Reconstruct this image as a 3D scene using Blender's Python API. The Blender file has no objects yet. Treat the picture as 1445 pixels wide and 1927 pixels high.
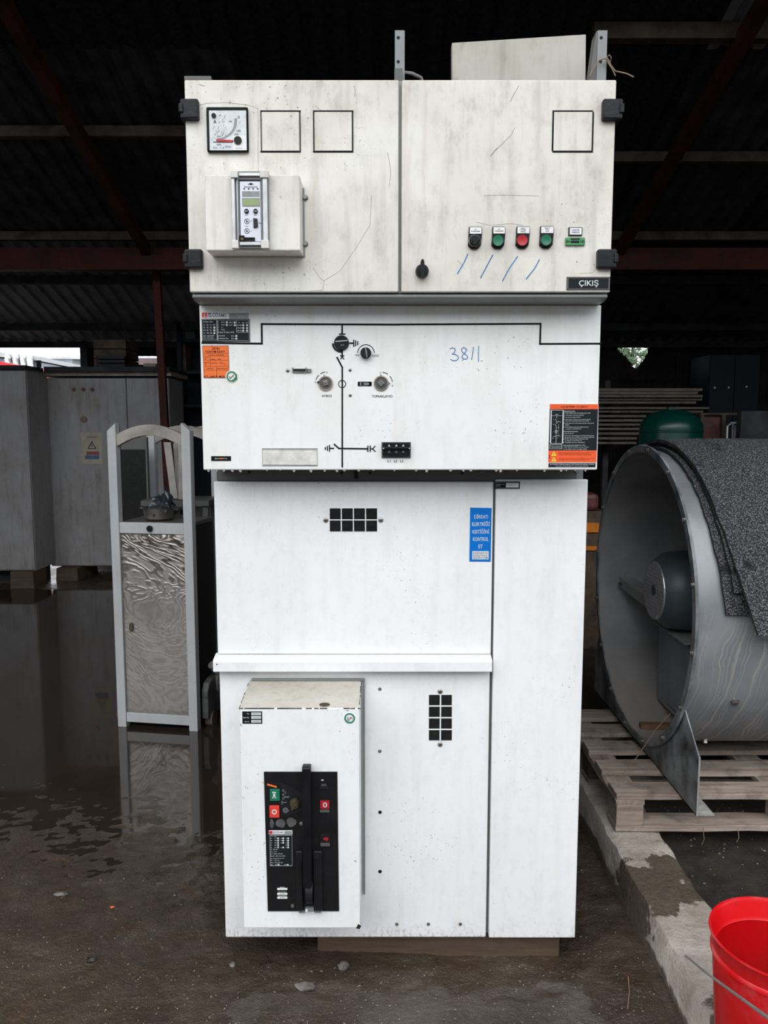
import bpy, bmesh, math, random
from mathutils import Vector, noise, Matrix
random.seed(7)
SC = bpy.context.scene
COL = SC.collection
PI = math.pi

# ---------------------------------------------------------------- camera
F, TH, CH = 1447.0, math.radians(6.15), 1.54
cam = bpy.data.cameras.new('camera')
cam.sensor_fit = 'VERTICAL'; cam.sensor_height = 36.0
cam.lens = F / 1927 * 36.0
cam.clip_start = 0.02; cam.clip_end = 400
cob = bpy.data.objects.new('camera', cam); COL.objects.link(cob)
cob.location = (0, 0, CH); cob.rotation_euler = (PI/2 - TH, 0, 0)
SC.camera = cob

# ---------------------------------------------------------------- world, sun, exposure
W = bpy.data.worlds.new('world'); SC.world = W; W.use_nodes = True
wn, wl = W.node_tree.nodes, W.node_tree.links
bg = wn['Background']; bg.inputs['Strength'].default_value = 1.15
wtc = wn.new('ShaderNodeTexCoord'); wns = wn.new('ShaderNodeTexNoise')
wns.inputs['Scale'].default_value = 2.2; wns.inputs['Detail'].default_value = 5
wr = wn.new('ShaderNodeValToRGB')
wr.color_ramp.elements[0].position = .35; wr.color_ramp.elements[0].color = (.74, .82, .93, 1)
wr.color_ramp.elements[1].position = .65; wr.color_ramp.elements[1].color = (1, 1, 1, 1)
wl.new(wtc.outputs['Generated'], wns.inputs['Vector']); wl.new(wns.outputs['Fac'], wr.inputs['Fac'])
wl.new(wr.outputs['Color'], bg.inputs['Color'])
sun = bpy.data.lights.new('sun', 'SUN'); sun.energy = 0.9; sun.angle = math.radians(70); sun.color = (1, .985, .96)
sob = bpy.data.objects.new('sun', sun); COL.objects.link(sob)
sob.rotation_euler = (math.radians(42), 0, math.radians(-12))
SC.view_settings.view_transform = 'Standard'; SC.view_settings.look = 'None'
SC.view_settings.gamma = 1.0; SC.view_settings.exposure = 1.02
SC.view_settings.use_curve_mapping = False
SC.cycles.max_bounces = 6

# ---------------------------------------------------------------- measuring helpers (points on real planes)
def at(px, py, Y):
    u = (px - 722.5) / F; v = (963.5 - py) / F
    t = Y / (math.cos(TH) + v * math.sin(TH))
    return u * t, CH + (v * math.cos(TH) - math.sin(TH)) * t

def gnd(px, py, h=0.0):
    u = (px - 722.5) / F; v = (963.5 - py) / F
    t = (h - CH) / (v * math.cos(TH) - math.sin(TH))
    return u * t, (math.cos(TH) + v * math.sin(TH)) * t

# ---------------------------------------------------------------- mesh builder
class MB:
    def __init__(s): s.v = []; s.f = []
    def add(s, vs, fs):
        n = len(s.v); s.v += [tuple(p) for p in vs]; s.f += [tuple(i + n for i in q) for q in fs]; return s
    def box(s, x0, x1, y0, y1, z0, z1):
        vs = [(x, y, z) for x in (x0, x1) for y in (y0, y1) for z in (z0, z1)]
        return s.add(vs, [(0,1,3,2),(4,6,7,5),(0,4,5,1),(2,3,7,6),(0,2,6,4),(1,5,7,3)])
    def hexa(s, b, t):            # 4 bottom points, 4 top points
        return s.add(list(b)+list(t), [(3,2,1,0),(4,5,6,7),(0,1,5,4),(1,2,6,5),(2,3,7,6),(3,0,4,7)])
    def prism(s, pts, y0, y1):    # polygon in x,z extruded along y
        n = len(pts)
        vs = [(x, y0, z) for x, z in pts] + [(x, y1, z) for x, z in pts]
        return s.add(vs, [tuple(range(n)), tuple(range(2*n-1, n-1, -1))] + [(i, i+n, (i+1) % n + n, (i+1) % n) for i in range(n)])
    def prismx(s, pts, x0, x1):   # polygon in y,z extruded along x
        n = len(pts)
        vs = [(x0, y, z) for y, z in pts] + [(x1, y, z) for y, z in pts]
        return s.add(vs, [tuple(range(n)), tuple(range(2*n-1, n-1, -1))] + [(i, i+n, (i+1) % n + n, (i+1) % n) for i in range(n)])
    def rev(s, o, ax, prof, n=24, a0=0, a1=2*PI):   # profile (r, h) round axis ax
        o = Vector(o); ax = Vector(ax).normalized()
        e1 = ax.orthogonal().normalized(); e2 = ax.cross(e1)
        full = abs(a1 - a0 - 2*PI) < 1e-6; m = n if full else n + 1
        vs = []
        for r, h in prof:
            for i in range(m):
                a = a0 + (a1 - a0) * i / n
                vs.append(o + ax*h + (e1*math.cos(a) + e2*math.sin(a))*max(r, 1e-5))
        fs = []
        for k in range(len(prof)-1):
            for i in range(n):
                j = (i+1) % m
                fs.append((k*m+i, k*m+j, (k+1)*m+j, (k+1)*m+i))
        return s.add(vs, fs)
    def cyl(s, p0, p1, r, n=12, r1=None):
        p0 = Vector(p0); p1 = Vector(p1); L = (p1-p0).length
        return s.rev(p0, p1-p0, [(0,0),(r,0),(r if r1 is None else r1,L),(0,L)], n)
    def tube(s, pts, r, n=8):
        pts = [Vector(p) for p in pts]; vs = []; up = Vector((0.13, .21, 1))
        for i, p in enumerate(pts):
            d = (pts[min(i+1, len(pts)-1)] - pts[max(i-1, 0)]).normalized()
            e1 = d.cross(up).normalized(); e2 = e1.cross(d)
            rr = r[i] if isinstance(r, (list, tuple)) else r
            vs += [p + (e1*math.cos(2*PI*k/n) + e2*math.sin(2*PI*k/n))*rr for k in range(n)]
        fs = [(i*n+k, i*n+(k+1) % n, (i+1)*n+(k+1) % n, (i+1)*n+k) for i in range(len(pts)-1) for k in range(n)]
        fs += [tuple(range(n-1, -1, -1)), tuple((len(pts)-1)*n+k for k in range(n))]
        return s.add(vs, fs)
    def grid(s, fn, nu, nv):      # fn(i, j) -> point
        vs = [fn(i, j) for i in range(nu+1) for j in range(nv+1)]
        return s.add(vs, [(i*(nv+1)+j, (i+1)*(nv+1)+j, (i+1)*(nv+1)+j+1, i*(nv+1)+j+1) for i in range(nu) for j in range(nv)])

ORG = {}
def mesh_obj(name, mb, m, org=(0,0,0), bevel=0, smooth=False, seg=2):
    me = bpy.data.meshes.new(name)
    o3 = Vector(org)
    me.from_pydata([tuple(Vector(p) - o3) for p in mb.v], [], mb.f)
    bm = bmesh.new(); bm.from_mesh(me)
    bmesh.ops.remove_doubles(bm, verts=bm.verts, dist=2e-5)
    bmesh.ops.recalc_face_normals(bm, faces=bm.faces)
    if bevel:
        es = [e for e in bm.edges if len(e.link_faces) == 2 and e.calc_face_angle(0) > .5]
        bmesh.ops.bevel(bm, geom=es, offset=bevel, segments=seg, affect='EDGES', clamp_overlap=True, profile=.5)
    bm.to_mesh(me); bm.free()
    if smooth:
        for p in me.polygons: p.use_smooth = True
        me.set_sharp_from_angle(angle=math.radians(38))
    me.materials.append(m)
    o = bpy.data.objects.new(name, me); COL.objects.link(o)
    return o

def thing(name, label, cat, loc=(0,0,0), rz=0, group=None, local=False):
    o = bpy.data.objects.new(name, None); COL.objects.link(o); o.empty_display_size = .1
    o.location = loc; o.rotation_euler = (0, 0, rz); o['label'] = label; o['category'] = cat
    if group: o['group'] = group
    ORG[o.name] = Vector((0,0,0)) if local else Vector(loc)
    return o

def part(name, mb, m, parent, label=None, bevel=0, smooth=False, kind=None, seg=2):
    o = mesh_obj(name, mb, m, ORG[parent.name], bevel, smooth, seg)
    o.parent = parent; ORG[o.name] = ORG[parent.name]
    if label: o['label'] = label
    if kind: o['kind'] = kind
    return o

def solo(name, mb, m, label, cat, org=None, group=None, bevel=0, smooth=False, kind=None, seg=2):
    if org is None:
        xs = [p[0] for p in mb.v]; ys = [p[1] for p in mb.v]; zs = [p[2] for p in mb.v]
        org = ((min(xs)+max(xs))/2, (min(ys)+max(ys))/2, min(zs))
    o = mesh_obj(name, mb, m, org, bevel, smooth, seg); o.location = org; ORG[o.name] = Vector(org)
    o['label'] = label; o['category'] = cat
    if group: o['group'] = group
    if kind: o['kind'] = kind
    return o

def struct(name, mb, m, smooth=False, bevel=0):
    o = mesh_obj(name, mb, m, (0,0,0), bevel, smooth); o['kind'] = 'structure'; ORG[o.name] = Vector((0,0,0)); return o

def piece(src, parent, loc, name=None, label=None):
    """a further copy of one part, sharing its mesh"""
    c = src.copy(); COL.objects.link(c); c.parent = parent; c.location = loc; ORG[c.name] = ORG[parent.name]
    if label: c['label'] = label
    return c

def copy_tree(o, parent=None):
    c = o.copy(); COL.objects.link(c); c.parent = parent
    for ch in list(o.children): copy_tree(ch, c)
    return c

# ---------------------------------------------------------------- materials
def lin(c): return tuple((x/12.92 if x <= .04045 else ((x+.055)/1.055)**2.4) for x in c)
def rgb(r, g, b): return lin((r/255, g/255, b/255))
MATS = {}
class NT:
    def __init__(s, name):
        s.m = bpy.data.materials.new(name); s.m.use_nodes = True
        s.n, s.l = s.m.node_tree.nodes, s.m.node_tree.links
        s.b = s.n['Principled BSDF']; s.geo = s.n.new('ShaderNodeNewGeometry'); s.pos = s.geo.outputs['Position']
    def N(s, t, **kw):
        nd = s.n.new('ShaderNode' + t)
        for k, v in kw.items():
            if k in nd.inputs.keys(): nd.inputs[k].default_value = v
            else: setattr(nd, k, v)
        return nd
    def L(s, a, b): s.l.new(a, b)
    def noise(s, scale, detail=3, rough=.5, vec=None, sc=None, dist=0):
        nd = s.N('TexNoise', Scale=scale, Detail=detail, Roughness=rough, Distortion=dist)
        v = vec or s.pos
        if sc:
            mp = s.N('Mapping'); mp.inputs['Scale'].default_value = sc; s.L(v, mp.inputs['Vector']); v = mp.outputs['Vector']
        s.L(v, nd.inputs['Vector']); return nd.outputs['Fac']
    def ramp(s, fac, a, b, ca=0, cb=1):
        mr = s.N('MapRange'); mr.inputs['From Min'].default_value = a; mr.inputs['From Max'].default_value = b
        mr.inputs['To Min'].default_value = ca; mr.inputs['To Max'].default_value = cb
        mr.clamp = True; s.L(fac, mr.inputs['Value']); return mr.outputs['Result']
    def math(s, op, a, b=None):
        nd = s.N('Math', operation=op)
        for i, x in enumerate((a, b)):
            if x is None: continue
            if isinstance(x, (int, float)): nd.inputs[i].default_value = x
            else: s.L(x, nd.inputs[i])
        return nd.outputs[0]
    def mix(s, fac, a, b):
        nd = s.N('Mix', data_type='RGBA')
        for k, x in ((0, fac), (6, a), (7, b)):
            if isinstance(x, tuple): nd.inputs[k].default_value = (*x[:3], 1)
            elif isinstance(x, (int, float)): nd.inputs[k].default_value = x
            else: s.L(x, nd.inputs[k])
        return nd.outputs[2]
    def color(s, c): s.L(c, s.b.inputs['Base Color']) if not isinstance(c, tuple) else setattr(s.b.inputs['Base Color'], 'default_value', (*c, 1))
    def rough(s, r): s.L(r, s.b.inputs['Roughness']) if not isinstance(r, (int, float)) else setattr(s.b.inputs['Roughness'], 'default_value', r)
    def bump(s, h, strength=.3, dist=.002):
        nd = s.N('Bump', Strength=strength, Distance=dist); s.L(h, nd.inputs['Height']); s.L(nd.outputs['Normal'], s.b.inputs['Normal'])

def pm(name, col, rough=.5, metal=0, var=.12, ns=9, bump=.0, bs=60, bd=.002, spec=.5):
    t = NT(name); c2 = tuple(x*(1-var*2) for x in col); c1 = tuple(min(1, x*(1+var)) for x in col)
    n = t.noise(ns, 4, .6)
    t.color(t.mix(t.ramp(n, .3, .7), c2, c1)); t.rough(t.ramp(n, .2, .8, max(0, rough-.08), min(1, rough+.08)))
    t.b.inputs['Metallic'].default_value = metal; t.b.inputs['Specular IOR Level'].default_value = spec
    if bump: t.bump(t.noise(bs, 3), bump, bd)
    return t.m

def paint(name, base, dirt, amt=.5, streak=.5, spots=.5, rust=0, rough=.42, fine=.5, low=0):
    """white powder coat with grime clouds, vertical run marks, specks and rust freckles"""
    t = NT(name)
    big = t.ramp(t.noise(2.6, 5, .62), .42, .78, 0, amt)
    st = t.ramp(t.noise(9, 4, .6, sc=(3.2, 3.2, .35)), .5, .8, 0, streak)
    fi = t.ramp(t.noise(34, 5, .7, sc=(1, 1, .6)), .5, .85, 0, fine)
    c = t.mix(t.math('MINIMUM', t.math('ADD', big, st), 1.0), base, dirt)
    c = t.mix(t.math('MULTIPLY', fi, t.math('ADD', big, .25)), c, tuple(x*.45 for x in dirt))
    mask = t.ramp(t.noise(4.5, 2), .5, .66)
    sp = t.math('MULTIPLY', t.ramp(t.noise(150, 2, .5), .69, .73), mask)
    c = t.mix(t.math('MULTIPLY', sp, spots), c, (.10, .085, .07))
    # scratches
    wv = t.noise(16, 2, .5, sc=(6, 6, .5), dist=1.2)
    scr = t.math('MULTIPLY', t.ramp(t.math('ABSOLUTE', t.math('SUBTRACT', wv, .5)), 0, .004, 1, 0), t.ramp(t.noise(3.1, 2), .56, .62))
    c = t.mix(t.math('MULTIPLY', scr, .35), c, (.25, .23, .2))
    if low:
        sz = t.N('SeparateXYZ'); t.L(t.pos, sz.inputs[0])
        lm = t.math('MULTIPLY', t.ramp(t.math('ADD', sz.outputs['Z'], t.math('MULTIPLY', t.noise(13, 4, .6), .16)), .12, .22, 1, 0), t.ramp(t.noise(85, 5, .75, sc=(1.3, 1.3, .6)), .48, .60))
        c = t.mix(t.math('MULTIPLY', lm, low), c, (.12, .105, .09))
    if rust:
        rm = t.math('MULTIPLY', t.ramp(t.noise(110, 3, .6), .66, .70), t.ramp(t.noise(7, 3), .52, .6))
        c = t.mix(t.math('MULTIPLY', rm, rust), c, (.30, .12, .035))
    t.color(c); t.rough(t.ramp(fi, 0, .5, rough, rough+.25)); t.bump(t.noise(22, 4), .12, .002)
    return t.m

M = {}
M['white_up'] = paint('painted_steel_grimy', rgb(226,224,215), rgb(166,157,140), .6, .5, .7, fine=.9)
M['white_mid'] = paint('painted_steel_mid', rgb(235,236,234), rgb(196,192,182), .35, .28, .7)
M['white_low'] = paint('painted_steel_lower', rgb(238,240,241), rgb(205,203,194), .28, .28, .6, low=.9)
M['white_rust'] = paint('painted_steel_rusty', rgb(236,239,240), rgb(205,200,188), .3, .2, .9, rust=.85)
M['white_cover'] = paint('painted_steel_cover', rgb(214,213,206), rgb(170,165,152), .5, .6, .8)
M['white_dull'] = paint('painted_steel_old', rgb(150,149,150), rgb(104,92,78), .5, .6, .8)
M['grey'] = pm('grey_steel', rgb(128,131,131), .45, .2, .08, 6, .1)
M['grey_dark'] = pm('dark_grey_steel', rgb(92,92,90), .5, .2, .1, 6, .1)
M['black'] = pm('black_plastic', (.010,.010,.011), .38, 0, .15, 14, .1, spec=.22)
M['blackmatt'] = pm('black_moulding', (.006,.006,.007), .35, 0, .2, 18, .15, 90, spec=.25)
M['hinge'] = pm('black_hinge_plastic', (.013,.013,.016), .42, 0, .2, 30, .3, 120, spec=.25)
M['ink'] = pm('black_ink', (.008,.011,.011), .55, 0, .1, spec=.12)
M['plate'] = pm('slate_label', (.012,.017,.020), .5, 0, .12, 12, spec=.15)
M['print'] = pm('white_print', (.62,.66,.66), .5, 0, .06)
M['printgrey'] = pm('grey_print', (.26,.28,.29), .5, 0, .06)
M['whitelabel'] = pm('white_label', (.80,.80,.78), .5, 0, .05)
M['orange'] = pm('orange_label', (.83,.16,.025), .5, 0, .06)
M['orangered'] = pm('vermilion_label', (.86,.105,.022), .5, 0, .06)
M['yellow'] = pm('yellow_label', (.85,.68,.05), .5, 0, .06)
M['offred'] = pm('square_red_button', (.72,.055,.035), .4, 0, .08)
M['panelgrey'] = paint('dirty_beige_panel', rgb(182,180,168), rgb(120,112,98), .5, .4, .9, fine=.9)
M['footdust'] = pm('dusty_flange', (.40,.39,.37), .6, 0, .25, 30)
M['mount'] = pm('grey_mount_plate', (.27,.30,.32), .5, .1, .15, 9)
M['scuff'] = pm('grime_line', (.33,.30,.26), .8, 0, .3, 40)
M['blue'] = pm('blue_label', (.0,.16,.58), .5, 0, .06, spec=.2)
M['navy'] = pm('navy_print', (.02,.05,.25), .5, 0, .06)
M['fadedred'] = pm('faded_red_print', (.28,.07,.08), .6, 0, .15)
M['fadedblue'] = pm('faded_blue_print', (.06,.13,.24), .6, 0, .15)
M['redprint'] = pm('red_print', (.65,.02,.03), .5, 0, .06)
M['marker'] = pm('blue_marker', (.03,.17,.47), .6, 0, .2, 60, spec=.2)
M['greenbtn'] = pm('green_button', (.008,.16,.085), .32, 0, .08)
M['redbtn'] = pm('red_button', (.42,.012,.02), .32, 0, .08)
M['greenlab'] = pm('green_print', (.02,.20,.10), .5, 0, .08)
M['connector'] = pm('green_connector', (.06,.28,.10), .45, 0, .1, 30)
M['screw'] = pm('zinc_screw', (.32,.31,.29), .35, .8, .2, 60)
M['alu'] = pm('aluminium_profile', (.62,.62,.63), .35, .6, .1, 20)
M['lcd'] = pm('lcd_green', (.28,.36,.17), .25, 0, .05)
M['lcdgrey'] = pm('lcd_grey', (.25,.27,.27), .3, 0, .1, 80)
M['relay'] = pm('relay_face', (.70,.73,.80), .4, 0, .04)
M['dial'] = pm('meter_dial', (.62,.66,.68), .3, 0, .08, 60)
M['tint'] = pm('clear_window', (.70,.69,.66), .25, 0, .1, 40)
M['brass'] = pm('worn_brass', (.16,.13,.07), .35, .7, .2, 30)
M['hole'] = pm('dark_recess', (.006,.006,.006), .8, 0, .1)
M['window_dark'] = pm('dark_glass', (.012,.013,.012), .12, 0, .2, 60)
M['redsteel'] = pm('oxide_red_steel', (.060,.013,.009), .65, .0, .3, 5, .2, spec=.2)
M['purlin'] = pm('weathered_purlin', (.085,.068,.052), .8, 0, .3, 6, .3, spec=.1)
M['felt'] = pm('black_roof_felt', (.024,.024,.026), .95, 0, .3, 30, .6, 70, .01, spec=.08)
M['sheetpale'] = pm('pale_galvanised_sheet', (.20,.20,.21), .7, 0, .2, 4, .1, spec=.2)
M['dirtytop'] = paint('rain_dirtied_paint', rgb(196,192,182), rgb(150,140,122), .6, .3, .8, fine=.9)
M['slotboard'] = pm('dull_pinkish_board', (.22,.17,.18), .8, 0, .2, 6, spec=.1)
M['sheet'] = pm('galvanised_sheet', (.10,.103,.106), .7, .0, .25, 5, .1, spec=.15)
M['sheetdark'] = pm('dirty_sheet', (.05,.05,.052), .8, .0, .3, 5, .1, spec=.1)
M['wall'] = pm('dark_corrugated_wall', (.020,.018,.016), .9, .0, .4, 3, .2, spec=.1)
M['rubber'] = pm('black_rubber', (.02,.02,.02), .7, 0, .2)
M['rustytan'] = pm('stained_board', (.30,.27,.22), .6, 0, .2, 10)
M['board'] = pm('grey_board', (.30,.28,.26), .6, 0, .2, 6, .1)
M['tank'] = pm('green_tank_paint', (.0,.040,.030), .3, 0, .15, 5)
M['machine'] = pm('orange_machine_paint', (.55,.17,.01), .45, 0, .2, 8)
M['maroon'] = pm('maroon_paint', (.10,.03,.025), .5, 0, .25, 8)
M['pot'] = pm('dull_steel_pot', (.30,.28,.26), .35, .8, .2, 20)
M['bag'] = pm('black_plastic_bag', (.03,.037,.045), .25, 0, .2, 40, .3)
M['cable'] = pm('grey_cable', (.25,.24,.23), .6, 0, .1)
M['straw'] = pm('dry_straw', (.30,.22,.14), .8, 0, .2)
M['stone'] = pm('grey_stone', (.16,.14,.12), .6, 0, .5, 25, .3)
M['pebble'] = pm('mixed_pebbles', (.20,.17,.135), .6, 0, .8, 40, .3)
M['leaf'] = pm('green_leaf', (.04,.11,.02), .5, 0, .3, 6)
M['bark'] = pm('bark', (.05,.04,.03), .8, 0, .3, 20)
M['factory'] = pm('factory_cladding', (.24,.27,.31), .5, 0, .08, 1)
M['factory2'] = pm('factory_pale_cladding', (.34,.38,.42), .5, 0, .08, 1)
M['factrim'] = pm('factory_eaves', (.45,.46,.46), .5, 0, .1, 1)
M['redcanvas'] = pm('red_canvas', (.65,.02,.03), .6, 0, .06)
M['water'] = pm('muddy_water', (.032,.023,.017), .03, 0, .15, 1.2)
M['water'].node_tree.nodes['Principled BSDF'].inputs['IOR'].default_value = 1.75
M['wateraux'] = pm('bucket_water', (.05,.03,.028), .04, 0, .1, 3)
M['drop'] = pm('water_bead', (.55,.53,.50), .08, 0, .05)
M['crate'] = pm('old_crate_wood', (.085,.055,.03), .7, 0, .4, 9, .3)
M['indigo'] = pm('dark_blue_steel', (.007,.009,.016), .6, 0, .2, 6, spec=.2)
M['paper'] = pm('yellowed_paper', (.42,.38,.29), .7, 0, .1, 20)

def mud():
    t = NT('wet_brown_mud')
    big = t.noise(1.3, 5, .6); mid = t.noise(7, 6, .65); fi = t.noise(90, 4, .6)
    c = t.mix(t.ramp(big, .35, .7), (.034,.022,.014), (.070,.049,.033))
    c = t.mix(t.ramp(mid, .45, .75, 0, .7), c, (.085,.066,.047))
    c = t.mix(t.math('MULTIPLY', t.ramp(fi, .58, .72), t.ramp(mid, .4, .6, 0, .6)), c, (.19,.15,.11))
    red = t.math('MULTIPLY', t.ramp(t.noise(5.5, 3), .62, .72), t.ramp(fi, .5, .6, 0, .5))
    c = t.mix(red, c, (.16,.07,.03))
    t.color(c); t.rough(t.ramp(mid, .3, .7, .14, .5))
    h = t.math('ADD', t.math('MULTIPLY', t.noise(30, 5, .7), 1.0), t.math('MULTIPLY', t.noise(160, 3), .25))
    t.bump(h, .85, .014)
    t.L(t.ramp(t.noise(2.1, 4, .6), .38, .6, .1, .6), t.b.inputs['Coat Weight']); t.b.inputs['Coat Roughness'].default_value = .09; t.b.inputs['Coat IOR'].default_value = 1.6
    return t.m
M['mud'] = mud()

def soil():
    t = NT('dark_dirt')
    mid = t.noise(9, 6, .7); fi = t.noise(120, 3, .6)
    c = t.mix(t.ramp(mid, .35, .7), (.012,.009,.007), (.05,.037,.026))
    c = t.mix(t.ramp(fi, .64, .72, 0, .6), c, (.20,.16,.12))
    t.color(c); t.rough(.75); t.bump(t.noise(45, 6, .75), .9, .015); return t.m
M['soil'] = soil()

def concrete():
    t = NT('stained_concrete')
    mid = t.noise(8, 6, .65); fi = t.noise(70, 4, .7)
    c = t.mix(t.ramp(mid, .35, .7), (.30,.25,.21), (.55,.49,.43))
    c = t.mix(t.ramp(fi, .55, .75, 0, .5), c, (.14,.11,.09))
    sep = t.N('SeparateXYZ'); t.L(t.pos, sep.inputs[0])
    wob = t.math('MULTIPLY', t.math('SUBTRACT', t.noise(9, 5, .6), .5), .55)
    y = t.math('ADD', sep.outputs['Y'], t.math('ADD', wob, t.math('MULTIPLY', sep.outputs['X'], -.35)))
    def band(c0, w): return t.ramp(t.math('ABSOLUTE', t.math('SUBTRACT', y, c0)), w-.012, w+.012, 1, 0)
    wet = t.math('MAXIMUM', band(1.96, .135), t.math('MAXIMUM', band(1.20, .24), band(3.4, .35)))
    low = t.ramp(t.math('ADD', sep.outputs['Z'], t.math('MULTIPLY', wob, .16)), .06, .075, 1, 0)
    wet = t.math('MAXIMUM', wet, low)
    c = t.mix(t.math('MULTIPLY', wet, .92), c, t.mix(t.ramp(fi, .4, .65), (.055,.042,.028), (.10,.075,.05)))
    blot = t.math('MULTIPLY', t.ramp(t.noise(26, 4), .58, .62), t.ramp(t.math('ABSOLUTE', t.math('SUBTRACT', sep.outputs['Y'], 1.66)), .03, .09, 1, 0))
    c = t.mix(blot, c, (.10,.12,.15))
    t.color(c); t.rough(t.ramp(wet, 0, 1, .85, .4)); t.bump(t.math('ADD', fi, t.noise(24, 5, .7)), .8, .008); return t.m
M['concrete'] = concrete()

def wood(name, a, b, ax=0, dirt=(.05,.035,.025)):
    t = NT(name); s = [14, 14, 14]; s[ax] = 1.1
    g = t.noise(3.2, 6, .7, sc=tuple(s)); mid = t.noise(11, 4, .6)
    c = t.mix(t.ramp(g, .3, .7), a, b); c = t.mix(t.ramp(mid, .5, .72, 0, .65), c, dirt)
    t.color(c); t.rough(.75); t.bump(g, .5, .004); return t.m
M['wood'] = wood('pallet_wood', (.20,.155,.125), (.48,.40,.335))
M['woody'] = wood('pallet_wood_cross', (.17,.135,.11), (.42,.35,.29), 1)
M['woodwet'] = wood('wet_plank', (.055,.035,.022), (.12,.08,.05))

def galv():
    t = NT('galvanised_casing')
    n = t.noise(4, 5, .6); sp = t.noise(45, 4, .7)
    c = t.mix(t.ramp(n, .3, .7), (.21,.23,.25), (.37,.385,.40)); c = t.mix(t.ramp(sp, .55, .72, 0, .5), c, (.36,.36,.35))
    # limewash drip lines that hang down the casing
    sep = t.N('SeparateXYZ'); t.L(t.pos, sep.inputs[0])
    wx = t.math('ADD', sep.outputs['X'], t.math('MULTIPLY', t.math('SUBTRACT', t.noise(5, 3), .5), .10))
    wx = t.math('ADD', wx, t.math('MULTIPLY', sep.outputs['Z'], -.10))
    cb = t.N('CombineXYZ'); t.L(wx, cb.inputs[0])
    dr = t.noise(30, 2, .6, vec=cb.outputs[0])
    line = t.ramp(t.math('ABSOLUTE', t.math('SUBTRACT', dr, .52)), 0, .022, 1, 0)
    zm = t.math('MULTIPLY', t.ramp(t.math('ADD', sep.outputs['Z'], t.math('MULTIPLY', t.noise(14, 2), .25)), .95, 1.08, 1, 0), t.ramp(sep.outputs['Y'], 2.75, 2.9, 1, 0))
    c = t.mix(t.math('MULTIPLY', t.math('MULTIPLY', line, zm), .75), c, (.55,.53,.48))
    t.color(c); t.b.inputs['Metallic'].default_value = .35; t.rough(t.ramp(n, .3, .7, .38, .6)); t.bump(t.noise(10, 3), .1, .004); return t.m
M['galv'] = galv()
def galvin():
    t = NT('dusty_grey_lining'); n = t.noise(6, 5, .6)
    c = t.mix(t.ramp(n, .3, .7), (.24,.24,.245), (.36,.355,.35))
    sep = t.N('SeparateXYZ'); t.L(t.pos, sep.inputs[0])
    c = t.mix(t.ramp(t.math('ADD', sep.outputs['Z'], t.math('MULTIPLY', n, .3)), .5, .72, .55, 0), c, (.40,.35,.31))
    t.color(c); t.b.inputs['Metallic'].default_value = .0; t.rough(.6); t.bump(n, .1, .004); return t.m
M['galvin'] = galvin()
M['motor'] = pm('blue_grey_motor', (.11,.145,.17), .42, .2, .15, 7, .08)
M['footsteel'] = pm('stained_flange', (.24,.255,.265), .5, .1, .45, 9, .2)

def knob_mat():
    t = NT('knobbly_grey_mat')
    v = t.N('TexVoronoi', Scale=165.0); t.L(t.pos, v.inputs['Vector'])
    n = t.noise(70, 3, .7)
    c = t.mix(t.ramp(v.outputs['Distance'], .15, .6), (.30,.30,.32), (.022,.023,.026))
    c = t.mix(t.ramp(n, .4, .65, .0, .7), c, (.05,.052,.058)); c = t.mix(t.ramp(t.noise(8, 3), .62, .7), c, (.012,.012,.014))
    t.color(c); t.rough(.85)
    t.bump(t.math('SUBTRACT', 1.0, v.outputs['Distance']), 1.0, .008); return t.m
M['mat'] = knob_mat()
M['matedge'] = pm('mat_edge_rubber', (.035,.034,.033), .8, 0, .3, 40, .5)

def swirl():
    t = NT('swirled_steel_film'); n = t.noise(2.3, 3, .5, dist=1.9, sc=(1.2, 1.2, 1.0)); f = t.noise(70, 4, .7)
    sep = t.N('SeparateXYZ'); t.L(t.pos, sep.inputs[0])
    up = t.ramp(t.math('ADD', sep.outputs['Z'], t.math('MULTIPLY', n, .5)), .85, 1.15, .25, 1)
    w = t.math('SINE', t.math('MULTIPLY', t.math('ADD', n, t.math('MULTIPLY', t.noise(20, 4), .05)), 95.0))
    c = t.mix(t.math('MULTIPLY', t.ramp(w, -.3, .9), up), (.42,.395,.37), (.075,.060,.055))
    c = t.mix(t.ramp(t.noise(1.8, 4, .6, dist=1.5), .45, .62, 0, .5), c, (.30,.26,.235))
    c = t.mix(t.ramp(f, .56, .7, 0, .5), c, (.19,.165,.15))
    t.color(c); t.b.inputs['Metallic'].default_value = .45; t.rough(.3)
    t.bump(t.math('ADD', t.math('MULTIPLY', t.math('MULTIPLY', w, up), .13), t.math('ADD', t.noise(3, 3, .5, dist=1.5), t.math('MULTIPLY', f, .12))), .5, .03); return t.m
M['swirl'] = swirl()
def bucketm():
    t = NT('red_enamel'); n = t.noise(16, 5, .7); m = t.ramp(t.noise(5, 4, .6), .45, .62, 0, .75)
    c = t.mix(t.math('MULTIPLY', t.ramp(n, .45, .62), m), (.60,.004,.008), (.52,.09,.09))
    t.color(c); t.rough(.3); t.bump(t.noise(9, 3), .1, .003); return t.m
M['bucket'] = bucketm()
M['bucketin'] = pm('red_enamel_inside', (.62,.003,.006), .3, 0, .06, 6)

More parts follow.
